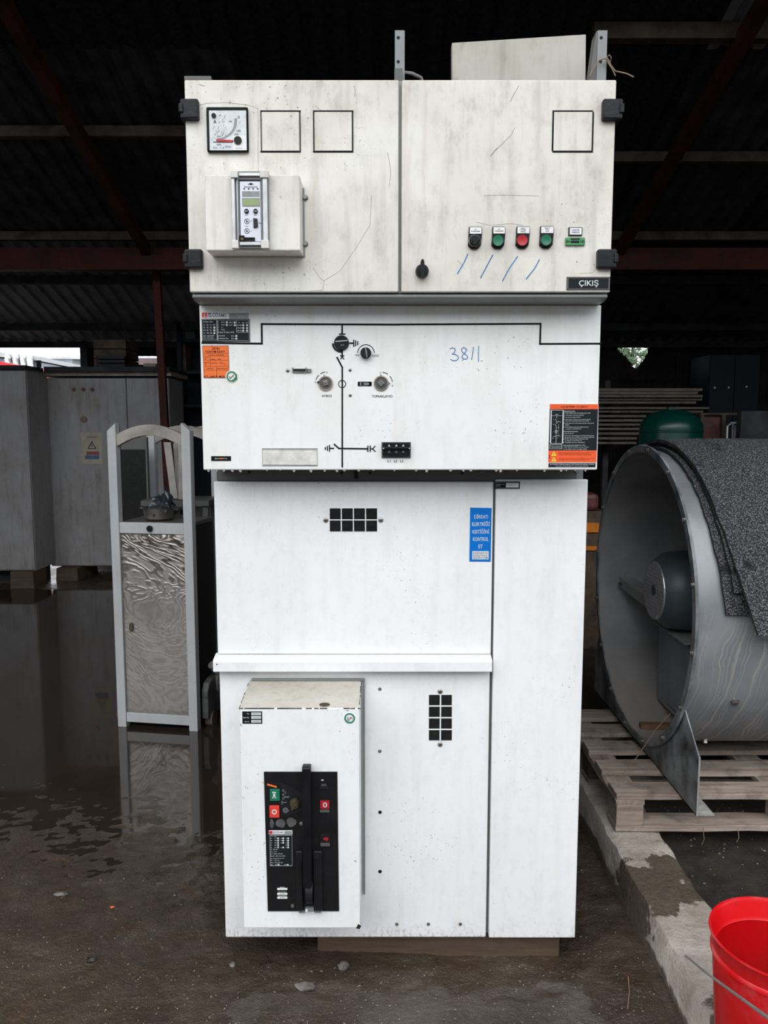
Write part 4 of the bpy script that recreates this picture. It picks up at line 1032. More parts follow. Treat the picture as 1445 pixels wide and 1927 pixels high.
fp.line(m, [(165,1120),(775,1120)], 4, .0012, .0008); fp.line(m, [(165,1182),(780,1184)], 4, .0012, .0008); fp.line(m, [(190,1280),(785,1290)], 4, .0012, .0008); fp.line(m, [(190,1435),(790,1440)], 4, .0012, .0008); fp.line(m, [(190,1530),(800,1532)], 4, .0012, .0008)
fp.line(m, [(333,1185),(345,1435)], 4, .0013, .0008); fp.line(m, [(490,1440),(497,1680)], 4, .0013, .0008)
for s_, *b in (('SİPARİŞ',190,1208,300,1232),('NO',195,1242,235,1262),('MÜŞTERİ',195,1330,318,1356),('ADI',200,1370,245,1392),('SERİ NO',255,1474,418,1500),('KALİTE KONTROL',500,1478,765,1504),('H.T. LABOR. MÜD.',190,1655,710,1712)): fp.text(m, s_, *b, .0012)
part('card_print', m, M['ink'], oc)
m = MB(); fp.line(m, [(350,1260),(380,1275),(400,1245),(420,1275),(470,1275)], 7, .0012, .0008); fp.line(m, [(520,1250),(560,1275),(570,1245),(600,1280)], 7, .0012, .0008); fp.line(m, [(345,1340),(360,1370),(400,1350),(430,1370),(460,1345),(520,1365)], 7, .0012, .0008); fp.line(m, [(570,1335),(595,1370),(620,1345),(660,1370),(720,1392)], 7, .0012, .0008)
part('handwriting', m, M['ink'], oc)
m = MB(); fp.disc(m, 865, 1690, 146, .0016); qs = part('check_sticker', m, M['whitelabel'], sw, 'round white sticker with green rim and tick')
m = MB(); fp.ring(m, 868, 1690, 110, 38, o=.0020, b=.0016); fp.poly(m, [(930,1740),(1000,1620),(1005,1760),(900,1830),(850,1800)], .0019, .0016); part('green_rim', m, M['greenlab'], qs)
m = MB(); fp.line(m, [(805,1690),(835,1745),(925,1635)], 11, .0024, .0016); fp.text(m, 'KALİTE', 800, 1685, 930, 1705, .0020); part('tick', m, M['ink'], qs)
# instruction sign
fi = Face(1020, 750, 12.565, YM)
m = MB(); fi.poly(m, [(175,122),(1332,128),(1292,1668),(125,1660)], .0010); si = part('instruction_sign', m, M['whitelabel'], sw, 'black and vermilion sign headed ÇALIŞTIRMA TALİMATI')
m = MB(); fi.poly(m, [(182,130),(1325,135),(1322,252),(180,255)], .0014, .001); part('vermilion_band', m, M['orangered'], si); m = MB(); fi.poly(m, [(148,1228),(1288,1228),(1278,1508),(142,1508)], .0014, .001); part('vermilion_band', m, M['orangered'], si)
m = MB(); fi.poly(m, [(180,256),(1318,253),(1288,1226),(150,1226)], .0014, .001); part('dark_field', m, M['plate'], si); m = MB(); fi.poly(m, [(150,1525),(1262,1525),(1255,1625),(145,1625)], .0014, .001); part('dark_field', m, M['plate'], si)
m = MB(); fi.text(m, 'ÇALIŞTIRMA TALİMATI', 445, 168, 1072, 218, .0018); part('heading', m, M['ink'], si)
m = MB()
for i, w in enumerate(((375,1215),(378,1130),(380,1160))): fi.text(m, ('ENERJİLİ ÇALIŞMADA DİKKAT EDİNİZ VE ÖNCE TALİMATI OKU','KESİCİ AÇILMADAN AYIRICI AÇILMAZ VE KAPATILMAZ','TOPRAKLAMA YAPMADAN HÜCREYE GİRMEYİNİZ')[i], w[0], 1266+i*26, w[1], 1284+i*26, .0018)
for i, w in enumerate(((370,1235),(380,1105))): fi.text(m, ('KAPAK AÇMA TALİMATINI OKUYUNUZ VE BÖLMEYİ KONTROL EDİNİZ','GERİLİM YOKLUĞUNU KONTROL EDİNİZ')[i], w[0], 1408+i*28, w[1], 1426+i*28, .0018)
part('dark_print', m, M['ink'], si)
m = MB(); fi.text(m, 'EMS', 160, 1330, 182, 1425, .0018, rot=True); part('side_print', m, M['ink'], si)
m = MB()
T = [('İŞLETMEYE ALMA',525,284,772,310),('1. Kablo Bağlantı Bölmesi Kapağı açık ise TAK',525,332,1140,360),('2. Topraklama Ayırıcısını (TA) AÇ',522,384,985,410),('3. Ana Ayırıcıyı (AA) KAPAT',520,432,902,458),('4. Sabit Ayırıcı (SA) üzerinde kilidi ÇEVİR',518,480,1145,506),('Kesici (K) üzerindeki kilidi AÇ ve KUR',545,520,1105,546),('5. Kesici yayını el ile kurulu konuma AYAR ve Kesiciyi AÇ',515,572,1222,598),('KAPAT',540,616,632,638),('6. Gerilim Algılama Düzeninden (GAD) ışık yanar',508,664,1098,690),('yandığını KONTROL ET',545,706,930,732),
     ('İŞLETMEDEN ÇIKARMA',508,762,842,786),('1. Kesiciyi (K) AÇ',505,815,740,840),('2. Kesici (K) üzerindeki kilidi ÇEVİR Sabit Ayırıcıyı',503,862,1222,888),('SA yönüne AÇ ve KAPAT Ana Ayırıcıyı (AA) AÇ',530,902,1228,928),('3. Gerilim Algılama Düzeni (GAD) ışık söner',500,944,1085,970),('söndüğünü KONTROL ET',530,986,942,1012),('4. Topraklama Ayırıcısını (TA) KAPAT',498,1028,1008,1054),
     ('KABLO BAĞLANTI BÖLMESİNE GİRİŞ',495,1088,1022,1112),('1. İŞLETMEDEN ÇIKARMA talimatını UYGULA',495,1134,1098,1160),('2. Kablo Bağlantı Bölmesi Kapağını ÇIKAR',492,1184,1055,1210),
     ('BU HÜCRE TOPRAKLAMALI TSE STANDARTLARINA UYGUN',185,1538,1225,1568),('OLARAK ÜRETİLMİŞ VE TEST EDİLMİŞTİR',318,1584,1090,1608),('ORG',312,368,378,386),('Ana Ayırıcı',205,1116,445,1134),('Kesici',222,1142,430,1158)]
for s_, *b in T: fi.text(m, s_, *b, .0018)
for y in (314, 790, 1114): fi.line(m, [(525 if y<400 else 503, y), (772 if y<400 else 845, y)], 3, .0017, .0014)
fi.frame(m, 200, 272, 492, 1065, 8, .0017, .0014); fi.frame(m, 178, 1082, 465, 1190, 7, .0017, .0014)
fi.line(m, [(218,408),(470,408)], 5, .0018, .0014); fi.line(m, [(345,410),(343,460)], 6, .0018, .0014); fi.line(m, [(318,485),(345,560),(335,590)], 7, .0018, .0014)
fi.line(m, [(345,575),(385,540),(435,558)], 6, .0018, .0014); fi.line(m, [(305,605),(330,660),(325,1055)], 7, .0018, .0014); fi.ring(m, 327, 780, 26, 8, o=.0018, b=.0014)
fi.line(m, [(385,605),(382,860)], 3, .0018, .0014); fi.disc(m, 384, 684, 12, .0018, .0014, 8); fi.line(m, [(265,893),(325,895),(375,875),(425,893)], 8, .0018, .0014)
for s_, *b in (('SA',265,492,288,506),('K',262,600,282,620),('C',255,780,272,796),('GAD',225,930,275,944),('TA',350,930,380,944)): fi.text(m, s_, *b, .0018)
part('white_print', m, M['print'], si)
for y in (1248, 1378):
    m = MB(); fi.poly(m, [(272,y-4),(334,y+108),(212,y+108)], .0018, .0014); fi_o = part('warning_triangle', m, M['yellow'], si, 'yellow warning triangle')
m = MB()
for y in (1248, 1378): fi.line(m, [(272,y+34),(272,y+78)], 9, .0022, .0018); fi.disc(m, 272, y+92, 5, .0022, .0018, 8)
part('exclamation', m, M['ink'], si)
# water drops along the lower edge
R = random.Random(11); dm = None
for k, px in enumerate((392,407,421,437,452,502,527,553,585,611,634,648,675,703,742,783,803,848,872,886,934,942,973,1025,1056,1066,1083,1102)):
    x, z = at(px, 884, YM+.004); r = R.choice((.0028,.0036,.0042))
    if dm is None:
        dm = part('water_drop', MB().rev((0,0,0), (0,0,1), [(0,-.005),(.0022,-.0042),(.0036,-.0018),(.0038,.0005),(0,.001)], 12), M['drop'], sw, smooth=True)
        for v in dm.data.vertices: v.co += Vector(ORG[sw.name])
        d = dm
    else: d = piece(dm, sw, (0,0,0))
    d.location = Vector((x, YM+.006, zM0)) - Vector(ORG[sw.name]); d.scale = (r/.0038, r/.0038, r/.0038*R.uniform(.8,1.3))
# recess screws
fq = Face(390, 870, 1.979, YL+.012)
for x, y in ((157,37),(500,40),(554,39),(554,53),(606,40),(949,40)): bolt('rail_screw', fq, x, y, 5, .003, 'black', False)
for x, y in ((62,34),(1020,36),(1092,34),(1375,36)): bolt('rail_screw', fq, x, y, 7, .006, 'grey', False)
m = MB(); fq.rect(m, 546, 30, 562, 62, .0015); part('rail_bracket', m, M['sheetdark'], sw)
# ================= lower covers
fl = Face(0, 0, 1, YL)
def vent(nx, ny, x0, y0, x1, y1, gap, f, lab):
    m = MB(); f.rect(m, x0-1.5, y0-1.5, x1+1.5, y1+1.5, .0005); v = part('vent_frame', m, M['white_low'], sw, lab)
    w = (x1-x0-gap*(nx-1))/nx; h = (y1-y0-gap*(ny-1))/ny
    for i in range(nx):
        for j in range(ny):
            m = MB(); X, Y_ = x0+i*(w+gap), y0+j*(h+gap); f.rect(m, X, Y_, X+w, Y_+h, .0010); part('vent_opening', m, M['window_dark'], v)
    m = MB()
    for i in range(1, nx): X = x0+i*(w+gap)-gap; f.rect(m, X+.35, y0, X+gap-.35, y1, .003)
    for j in range(1, ny): Y_ = y0+j*(h+gap)-gap; f.rect(m, x0, Y_+.35, x1, Y_+gap-.35, .0028)
    part('vent_bar', m, M['white_low'], v)
vent(4, 2, 620.5, 956.5, 709.5, 1000, 2.3, fl, 'square grid vent in the upper cover')
fl2 = Face(0, 0, 1, YL+.006)
vent(2, 4, 807, 1307.5, 850, 1393, 2.5, fl2, 'upright grid vent in the lower cover')
bolt('vent_screw', fl, 613, 978.5, 5, .004); bolt('vent_screw', fl, 716.5, 978.5, 5, .004)
bolt('vent_screw', fl2, 828, 1301, 5, .004); bolt('vent_screw', fl2, 828, 1400.5, 5, .004)
for x, y, mt in ((714.5,1296.5,'screw'),(714.5,1413.5,'screw'),(715,1528.5,'black'),(715,1640,'black'),(746.5,1739,'screw'),(806,1739,'screw'),(866,1739,'screw')):
    bolt('cover_screw', fl2, x, y, 3.6, .0022, mt, False, 'small screw in the lower cover')
cx, cz = at(408, 1250, YL-.026); m = MB().cyl((cx, YL-.026, cz), (cx, YL-.027, cz), .0018, 8); part('hole', m, M['hole'], sw)
# blue notice
fs = Face(870, 895, 11.333, YL)
m = MB(); fs.poly(m, [(165,682),(622,690),(602,1835),(148,1830)], .001); bn = part('blue_notice', m, M['blue'], sw, 'bright blue DİKKAT notice')
m = MB()
for s_, *b in (('DİKKAT!',250,812,545,915),('ELEKTRİĞİ',205,968,582,1075),('KESTİĞİNİ',212,1130,570,1235),('KONTROL',224,1312,555,1395),('ET',342,1470,430,1550)): fs.text(m, s_, *b, .0014)
part('white_print', m, M['print'], bn)
m = MB(); fs.rect(m, 208, 1608, 558, 1786, .0013, .001); part('white_card', m, M['print'], bn)
m = MB()
for s_, *b in (('B O Ğ A Z İ Ç İ',232,1628,532,1672),('E L E K T R İ K',234,1686,528,1718),('D A Ğ I T I M',236,1728,532,1766)): fs.text(m, s_, *b, .0017)
part('navy_print', m, M['navy'], bn)
m = MB(); fs.rect(m, 702, 125, 1222, 283, .002); nt = part('number_tag', m, M['ink'], sw, 'small dark framed number tag')
m = MB(); fs.frame(m, 716, 138, 1205, 268, 7, .0026, .002); part('tag_border', m, M['printgrey'], nt)
m = MB(); fs.rect(m, 928, 158, 1190, 250, .0028, .002); part('tag_card', m, M['whitelabel'], nt)
m = MB(); fs.text(m, 'SERİ NO', 736, 172, 895, 196, .0026); fs.text(m, 'HÜCRE', 736, 204, 805, 228, .0026); part('lettering', m, M['print'], nt)
m = MB(); fs.line(m, [(965,210),(990,200),(1010,222),(1035,190),(1060,222),(1080,195),(1120,212)], 7, .0031, .0028); part('handwriting', m, M['printgrey'], nt)
# ================= breaker housing
M['rustchip'] = pm('rusty_bare_steel', (.085,.05,.035), .7, 0, .4, 60)
bx0, bx1, bz0 = -.371, -.0635, .226
z1f = at(560, 1333, YBX)[1]; z1b = at(560, 1281, YL)[1]
m = MB().prismx([(YBX, bz0), (YBX, z1f), (YL+.006, z1b), (YL+.006, bz0)], bx0, bx1)
part('breaker_housing', m, M['white_rust'], sw, 'white projecting breaker housing with rust freckles', bevel=.002)
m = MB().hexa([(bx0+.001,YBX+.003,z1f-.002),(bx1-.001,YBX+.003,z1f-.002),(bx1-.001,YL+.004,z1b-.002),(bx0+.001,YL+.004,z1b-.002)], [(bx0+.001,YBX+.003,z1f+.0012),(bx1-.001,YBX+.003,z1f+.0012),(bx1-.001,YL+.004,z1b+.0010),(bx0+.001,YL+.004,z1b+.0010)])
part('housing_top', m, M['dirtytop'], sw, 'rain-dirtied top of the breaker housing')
m = MB(); R = random.Random(8)       # chipped top edge
for (xa_, ya_, za_), (xb_, yb_, zb_), n in (((bx0,YBX,z1f),(bx1,YBX,z1f),26),((bx0,YBX,z1f),(bx0,YL,z1b),10),((bx1,YBX,z1f),(bx1,YL,z1b),9)):
    for i in range(n):
        u = R.random(); x, y, z = xa_+(xb_-xa_)*u, ya_+(yb_-ya_)*u, za_+(zb_-za_)*u; s = R.uniform(.002, .010)
        if xa_ == xb_: m.box(x-.0007, x+.0007, y-s, y+s, z-.0016, z+.0009)
        else: m.box(x-s, x+s, y-.0007, y+.0016, z-.0013, z+.0007)
for (x, y) in ((bx1-.09, YBX+.016),): m.add([(x+.014*math.cos(a), y+.010*math.sin(a), z1f+.0020+(y-YBX)*(z1b-z1f)/(YL-YBX)+.010*math.sin(a)*(z1b-z1f)/(YL-YBX)) for a in [2*PI*i/14 for i in range(14)]], [tuple(range(14))])
part('paint_chip', m, M['rustchip'], sw, 'bare rusty chips along the housing edge', kind='stuff')
# flange trim round the housing
tx0, tz1 = at(474, 1277, YL); tx1, tz0 = at(687, 1682, YL)
m = MB().box(tx0, tx1, YL-.004, YL+.0055, tz1-.0045, tz1).box(tx1-.012, tx1-.0085, YL-.004, YL+.0055, tz0, tz1-.0045).box(tx1-.004, tx1, YL-.004, YL+.0055, tz0, tz1-.0045)
part('housing_trim', m, M['grey'], sw, 'thin grey trim round the breaker housing', bevel=.0006)
fB2 = Face(490, 1430, 6.425, YBX)
m = MB(); fB2.poly(m, [(42,140),(930,140),(952,1825),(90,1825)], .0025); bp = part('breaker_panel', m, M['black'], sw, 'black breaker operating panel', bevel=.0008)
Y3 = .0025
m = MB(); fB2.rect(m, 118, 342, 238, 480, .008, Y3); on = part('on_button', m, M['greenbtn'], sw, 'square green button with I', bevel=.001)
m = MB(); fB2.rect(m, 112, 541, 234, 682, .008, Y3); of = part('off_button', m, M['offred'], sw, 'square red button with O', bevel=.001)
m = MB(); fB2.rect(m, 160, 378, 186, 440, .009, .008); fB2.rect(m, 150, 370, 196, 384, .009, .008); fB2.rect(m, 150, 430, 196, 444, .009, .008); part('mark', m, M['print'], on)
m = MB(); fB2.ring(m, 174, 610, 26, 12, o=.009, b=.008); part('mark', m, M['print'], of)
m = MB(); fB2.line(m, [(92,292),(190,320)], 22, .0032, Y3); part('torn_tape', m, M['orange'], bp, 'scrap of orange tape')
m = MB(); fB2.poly(m, [(90,272),(262,272),(390,330),(480,390),(515,440),(515,600),(400,650),(250,670),(245,300)], .0034, Y3); part('bezel', m, M['hinge'], bp, bevel=.0008)
a = fB2.p(418, 515); k = YBX/F/6.425
m = MB().rev((a[0], YBX-.0034, a[1]), (0,-1,0), [(66*k,0),(64*k,.006),(50*k,.012),(0,.013)], 26); m.hexa([(a[0]-.010,YBX-.014,a[1]-.012),(a[0]-.004,YBX-.014,a[1]-.014),(a[0]+.011,YBX-.014,a[1]+.011),(a[0]+.005,YBX-.014,a[1]+.014)], [(a[0]-.008,YBX-.022,a[1]-.009),(a[0]-.005,YBX-.022,a[1]-.011),(a[0]+.009,YBX-.022,a[1]+.009),(a[0]+.006,YBX-.022,a[1]+.011)])
part('turn_knob', m, M['brass'], sw, 'worn brownish turn knob', smooth=True)
m = MB()
for y in (360, 410, 455): fB2.frame(m, 268, y-8, 288, y+12, 3, .0040, .0034)
fB2.line(m, [(300,375),(305,400)], 5, .0040, .0034); fB2.line(m, [(318,440),(342,440)], 10, .0040, .0034); fB2.disc(m, 300, 440, 9, .0040, .0034, 10); fB2.line(m, [(262,505),(320,505)], 4, .0040, .0034); fB2.line(m, [(262,488),(262,528)], 5, .0041, .0034); fB2.ring(m, 305, 600, 30, 5, o=.0040, b=.0034); fB2.ring(m, 305, 600, 14, 5, o=.0040, b=.0034); fB2.disc(m, 340, 604, 6, .0040, .0034, 8)
part('bezel_print', m, M['printgrey'], bp)
m = MB(); R = random.Random(2)
for x, y, w, h in ((140,765,26,60),(245,765,62,55),(375,745,60,58)): fB2.poly(m, [(x+w*math.cos(t)*R.uniform(.8,1.1), y+h*math.sin(t)*R.uniform(.8,1.1)) for t in [2*PI*i/11 for i in range(11)]], .0028, Y3)
part('glue_patch', m, M['podgrey'], bp, 'dull grey glue patches')
for x, y in ((497,762),(391,1755)):
    a = fB2.p(x, y); m = MB().rev((a[0], YBX-Y3, a[1]), (0,-1,0), [(25*k,0),(24*k,.003),(12*k,.004),(10*k,.001),(0,.001)], 18); part('panel_screw', m, M['screw'], sw, smooth=True)
# lever
def vp(x, y, Y): return at(490+x/6.425, 1430+y/6.425, Y)
xa_, za_ = fB2.p(516, 30); xb_, _ = fB2.p(618, 30); zb_ = fB2.p(540, 1450)[1]
m = MB().prismx([(YBX-.030, za_-.004), (YBX-.026, za_), (YBX-.006, za_), (YBX-.006, za_-.05), (YBX-.018, za_-.07), (YBX-.022, zb_), (YBX-.040, zb_), (YBX-.038, za_-.08)], xa_, xb_)
part('charging_lever', m, M['blackmatt'], sw, 'long black charging lever', bevel=.0025)
xg0, zg1 = fB2.p(432, 1075); xg1, zg0 = fB2.p(525, 1815); xg2, _ = fB2.p(640, 1075); xg3, _ = fB2.p(755, 1075)
for a_, b_ in ((xg0, xg1), (xg2, xg3)):
    part('lever_guard', MB().prismx([(YBX-.002, zg0), (YBX-.017, zg0+.01), (YBX-.017, zg1-.008), (YBX-.012, zg1), (YBX-.002, zg1)], a_+.001, b_-.001), M['black'], sw, 'black guard beside the lever', bevel=.002)
    m = MB(); s_ = .0185; part('guard_cap', MB().prism([(a_+.001, zg1-.001), (b_-.001, zg1-.001), (b_-(.001 if a_ == xg0 else .010), zg1-s_), (a_+(.012 if a_ == xg0 else .003), zg1-s_)], YBX-.0182, YBX-.016), M['hinge'], sw)
xw0, zw1 = fB2.p(552, 1440); xw1, zw0 = fB2.p(640, 1720); zc = (zw0+zw1)/2; rw = (zw1-zw0)/2
m = MB().rev((xw0, YBX+.004, zc), (1,0,0), [(0,0),(rw,0),(rw+.001,.004),(rw+.001,(xw1-xw0)-.004),(rw,xw1-xw0),(0,xw1-xw0)], 28)
part('charging_wheel', m, M['hinge'], sw, 'worn dark charging wheel', smooth=True)
m = MB(); fB2.rect(m, 545, 1765, 650, 1800, .010, Y3); fB2.rect(m, 470, 1806, 540, 1818, .012, Y3); fB2.rect(m, 655, 1806, 735, 1818, .012, Y3); part('foot_clip', m, M['grey'], sw)
m = MB(); fB2.poly(m, [(545,1790),(560,1765),(580,1790),(560,1812)], .0125, .010); part('white_scrap', m, M['whitelabel'], bp)
# windows
m = MB(); fB2.poly(m, [(735,272),(805,272),(820,318),(835,345),(705,345),(722,318)], .006, Y3); cw = part('counter_window', m, M['hinge'], sw, 'small counter window', bevel=.0008)
m = MB(); fB2.text(m, '00025', 738, 282, 800, 300, .0064); part('digits', m, M['grey'], cw)
m = MB(); fB2.rect(m, 737, 232, 765, 244, .0030, Y3); part('chip', m, M['whitelabel'], bp)
m = MB(); fB2.rect(m, 722, 475, 838, 622, .005, Y3); w1 = part('state_window', m, M['hinge'], sw, 'red indicator window showing 0', bevel=.0008)
m = MB(); fB2.rect(m, 725, 480, 836, 578, .0056, .005); part('flag', m, M['redbtn'], w1)
m = MB(); fB2.text(m, '0', 757, 500, 808, 562, .0061); part('digit', m, M['print'], w1)
m = MB(); fB2.rect(m, 722, 590, 836, 620, .007, .005); part('sill', m, M['grey_dark'], w1)
m = MB(); fB2.rect(m, 726, 885, 842, 1030, .005, Y3); w2 = part('spring_window', m, M['hinge'], sw, 'dusty indicator window with a red arrow', bevel=.0008)
m = MB(); fB2.poly(m, [(765,930),(800,925),(800,915),(828,945),(800,972),(798,958),(765,952)], .0056, .005); part('arrow', m, M['redbtn'], w2)
m = MB(); fB2.rect(m, 728, 990, 842, 1028, .0065, .005); part('sill', m, M['grey_dark'], w2)
# rating sticker
m = MB(); fB2.rect(m, 103, 845, 388, 892, .0031, Y3); rs = part('maker_sticker', m, M['whitelabel'], sw, 'small white maker strip on the black panel')
m = MB(); fB2.rect(m, 106, 852, 146, 886, .0035, .0031); part('red_square', m, M['redprint'], rs)
m = MB(); fB2.text(m, 'ELCO', 152, 854, 222, 880, .0035); part('bold_lettering', m, M['navy'], rs)
m = MB(); fB2.text(m, 'EMS', 228, 856, 284, 880, .0035); fB2.rect(m, 292, 852, 382, 886, .0035, .0031); part('grey_bar', m, M['printgrey'], rs)
m = MB(); fB2.rect(m, 106, 893, 392, 1280, .0031, Y3); r2 = part('rating_sticker', m, M['plate'], sw, 'slate rating sticker on the black panel')
m = MB(); fB2.frame(m, 118, 902, 386, 1272, 3, .0035, .0031)
for y in (940, 967, 995, 1022, 1050):
    for x in ((207, 268, 328) if y not in (1022,) else (207, 328)): fB2.rect(m, x, y-9, x+19, y+9, .0035, .0031)
    fB2.text(m, {940:'Ur',967:'Ud',995:'Up',1022:'Ir',1050:'Isc'}[y], 126, y-5, 142, y+5, .0035); fB2.text(m, {940:'17,5',967:'38',995:'95',1022:'630',1050:'16'}[y], 172, y-5, 198, y+5, .0035)
    if y != 1022: fB2.text(m, '24', 248, y-5, 262, y+5, .0035)
    fB2.text(m, '36', 308, y-5, 322, y+5, .0035)
for s_, *b in (('Tip : VK6',126,910,200,921),('fr : 50 Hz',126,1069,210,1080),('tk : 3 s',126,1095,200,1106),('Isc : 40 kA 100 kA',126,1121,272,1132),('Sınıf : E2 C2 M2',126,1148,302,1159),('Seq : O-0,3s-CO-3min-CO',126,1177,288,1188),('M : 120 kg',126,1200,230,1212),('Gaz : SF6 0,5 bar',126,1227,276,1239),('Seri',126,1252,150,1264),('2012',182,1252,206,1264),('2012',292,1252,318,1264)): fB2.text(m, s_, *b, .0035)
fB2.rect(m, 212, 1250, 231, 1268, .0035, .0031); fB2.rect(m, 323, 1252, 342, 1270, .0035, .0031)
part('sticker_print', m, M['print'], r2)
m = MB()
for y in (1540, 1600, 1646): fB2.rect(m, 205, y, 327, y+25, .0030, Y3)
for s_, *b in (('Seri No',238,1524,292,1536),('Kapama Bobini',215,1584,318,1595),('Açma Bobini',215,1632,318,1642)): fB2.text(m, s_, *b, .0030)
cl = part('coil_label', m, M['whitelabel'], sw, 'three small white coil labels')
m = MB()
for y in (1606, 1652): fB2.text(m, '24 V DC', 238, y, 296, y+13, .0033)
part('lettering', m, M['ink'], cl)
# stickers on the housing front
fh = Face(440, 1260, 5.16, YBX)
m = MB(); fh.rect(m, 82, 406, 276, 524, .001); tg = part('type_label', m, M['ink'], sw, 'black label with three white write-in fields')
m = MB()
for y in (415, 450, 488): fh.rect(m, 170, y, 264, y+26, .0014, .001)
for s_, *b in (('Tip',126,422,150,436),('Seri No',90,458,150,471),('Sipariş',105,498,150,510)): fh.text(m, s_, *b, .0014)
part('white_field', m, M['print'], tg)
m = MB()
for y, s_ in ((421,'VKP-16'),(456,'3-012'),(494,'36510-96')): fh.text(m, s_, 184, y, 250, y+14, .0017)
part('handwriting', m, M['printgrey'], tg)
m = MB(); fh.disc(m, 1124, 471, 54, .001, n=36); ck = part('check_sticker', m, M['whitelabel'], sw, 'round sticker with dark green ring')
m = MB(); fh.ring(m, 1124, 471, 46, 15, o=.0014, b=.001, n=40); part('green_ring', m, M['greenlab'], ck)
m = MB(); fh.line(m, [(1105,498),(1103,465),(1120,468),(1118,482),(1106,486),(1124,498)], 4, .0014, .001); fh.line(m, [(1130,485),(1132,462)], 4, .0014, .001); fh.line(m, [(1150,455),(1134,470),(1152,478)], 4, .0014, .001); part('initials', m, M['ink'], ck)
m = MB(); cx, cz = at(674, 1744, YBX); m.prism([(cx-.006,cz-.004),(cx+.004,cz-.006),(cx+.008,cz+.003),(cx,cz+.008)], YBX-.001, YBX); part('hole', m, M['hole'], sw)

# plank under the cubicle
x0, y0 = gnd(597, 1800); x1, _ = gnd(1083, 1776)
m = MB().hexa([(x0,2.115,-.012),(.51,2.085,.0),(.51,2.30,.0),(x0,2.33,-.012)], [(x0,2.115,.089),(.51,2.085,.089),(.51,2.30,.089),(x0,2.33,.089)])
solo('wet_plank', m, M['woodwet'], 'wet brown plank under the front of the switchgear cubicle', 'plank', bevel=.004)
solo('timber_block', MB().box(.45, .535, 2.34, 2.6, .01, .0895), M['woodwet'], 'short timber block under the right corner of the switchgear cubicle', 'block', bevel=.004)
solo('timber_block', MB().box(-.40, .50, 2.72, 2.84, -.02, .0895), M['woodwet'], 'long timber under the rear of the switchgear cubicle', 'block', bevel=.004)

# ================= on top of the cubicle
TOP = zU1+.006
def angle(px0, px1, pyt, Y, lab, mir=False):
    a = at(px0, pyt, Y); b = at(px1, pyt, Y)
    t = thing('steel_bracket', lab, 'bracket', ((a[0]+b[0])/2, Y, TOP))
    xo = (a[0], b[0])
    part('web', MB().box(xo[0], xo[1], Y, Y+.003, TOP, a[1]), M['grey'], t)
    xw = b[0] if not mir else a[0]
    part('flange', MB().box(xw-.0015, xw+.0015, Y+.003, Y+.045, TOP, a[1]), M['grey'], t)
    for f_ in (.13, .55):
        z = a[1]-(a[1]-TOP)*f_; m = MB().cyl(((a[0]+b[0])/2-.003, Y+.001, z), ((a[0]+b[0])/2-.003, Y-.0006, z), .0038, 14); part('bolt_hole', m, M['hole'], t)
    return t
angle(743, 760.5, 57, 1.93, 'upright grey angle bracket over the door gap on top of the cubicle')
a = at(742, 130, 1.92); b_ = at(757, 146, 1.92)
solo('bracket_foot', MB().box(a[0], b_[0], 1.915, 1.928, TOP, a[1]), M['grey_dark'], 'dark clamp at the foot of the left bracket on top of the cubicle', 'clamp', bevel=.001)
br2 = angle(1125, 1143, 57, 1.93, 'dull grey angle bracket at the right end of the cubicle top, by the tilted box', True)
a = at(1116, 64, 1.95)
part('side_flange', MB().hexa([(at(1118,130,1.93)[0]-.012,1.935,TOP),(at(1127,130,1.93)[0],1.932,TOP),(at(1127,130,1.93)[0],1.97,TOP),(at(1118,130,1.93)[0]-.012,1.97,TOP)], [(at(1122,64,1.93)[0],1.935,a[1]-.004),(at(1127,64,1.93)[0],1.932,a[1]),(at(1127,64,1.93)[0],1.97,a[1]),(at(1122,64,1.93)[0],1.97,a[1]-.004)]), M['grey_dark'], br2)
Yb = 2.02
P = [at(851,150,Yb), at(1103,141,Yb), at(1103,64,Yb), at(850,80,Yb)]
zb0 = TOP
m = MB().prism([(P[0][0], zb0), (P[1][0], zb0), P[2], P[3]], Yb, Yb+.03)
solo('white_box', m, M['panelgrey'], 'dirty off-white shallow steel box standing tilted on top of the switchgear cubicle', 'box', org=((P[0][0]+P[1][0])/2, Yb+.08, zb0), bevel=.0025)
def wire(name, pts, r, mt, lab, cat='cable', **k): return solo(name, MB().tube(pts, r, 8), M[mt], lab, cat, smooth=True, org=pts[0], **k)
h0 = at(761, 136, 1.95); h1 = at(775, 138, 1.96); h2 = at(792, 146, 1.98)
wire('grey_hose', [(h0[0]-.02,1.96,h0[1]-.02),(h0[0],1.95,h0[1]),(h1[0],1.96,h1[1]),(h2[0],1.98,h2[1]),(h2[0]+.02,2.0,TOP+.004)], .004, 'cable', 'thin grey hose looping beside the left bracket on top of the cubicle', 'hose')
w = lambda px, py, Y=1.92: (at(px, py, Y)[0], Y, at(px, py, Y)[1])
wire('brown_cord', [w(1109,144),w(1117,128),w(1127,114),(w(1136,112)[0],1.915,w(1136,112)[2]),w(1143,112),w(1149,116),w(1150,108),w(1146,103),w(1142,108),w(1144,118),w(1152,130),w(1158,143)], .0014, 'straw', 'brown cord knotted round the right bracket on top of the cubicle', 'cord')
wire('brown_cord', [w(1143,110),w(1150,124),w(1158,134),w(1168,136),w(1180,139),w(1192,145)], .0016, 'straw', 'loose end of brown cord sticking out right of the bracket', 'cord')
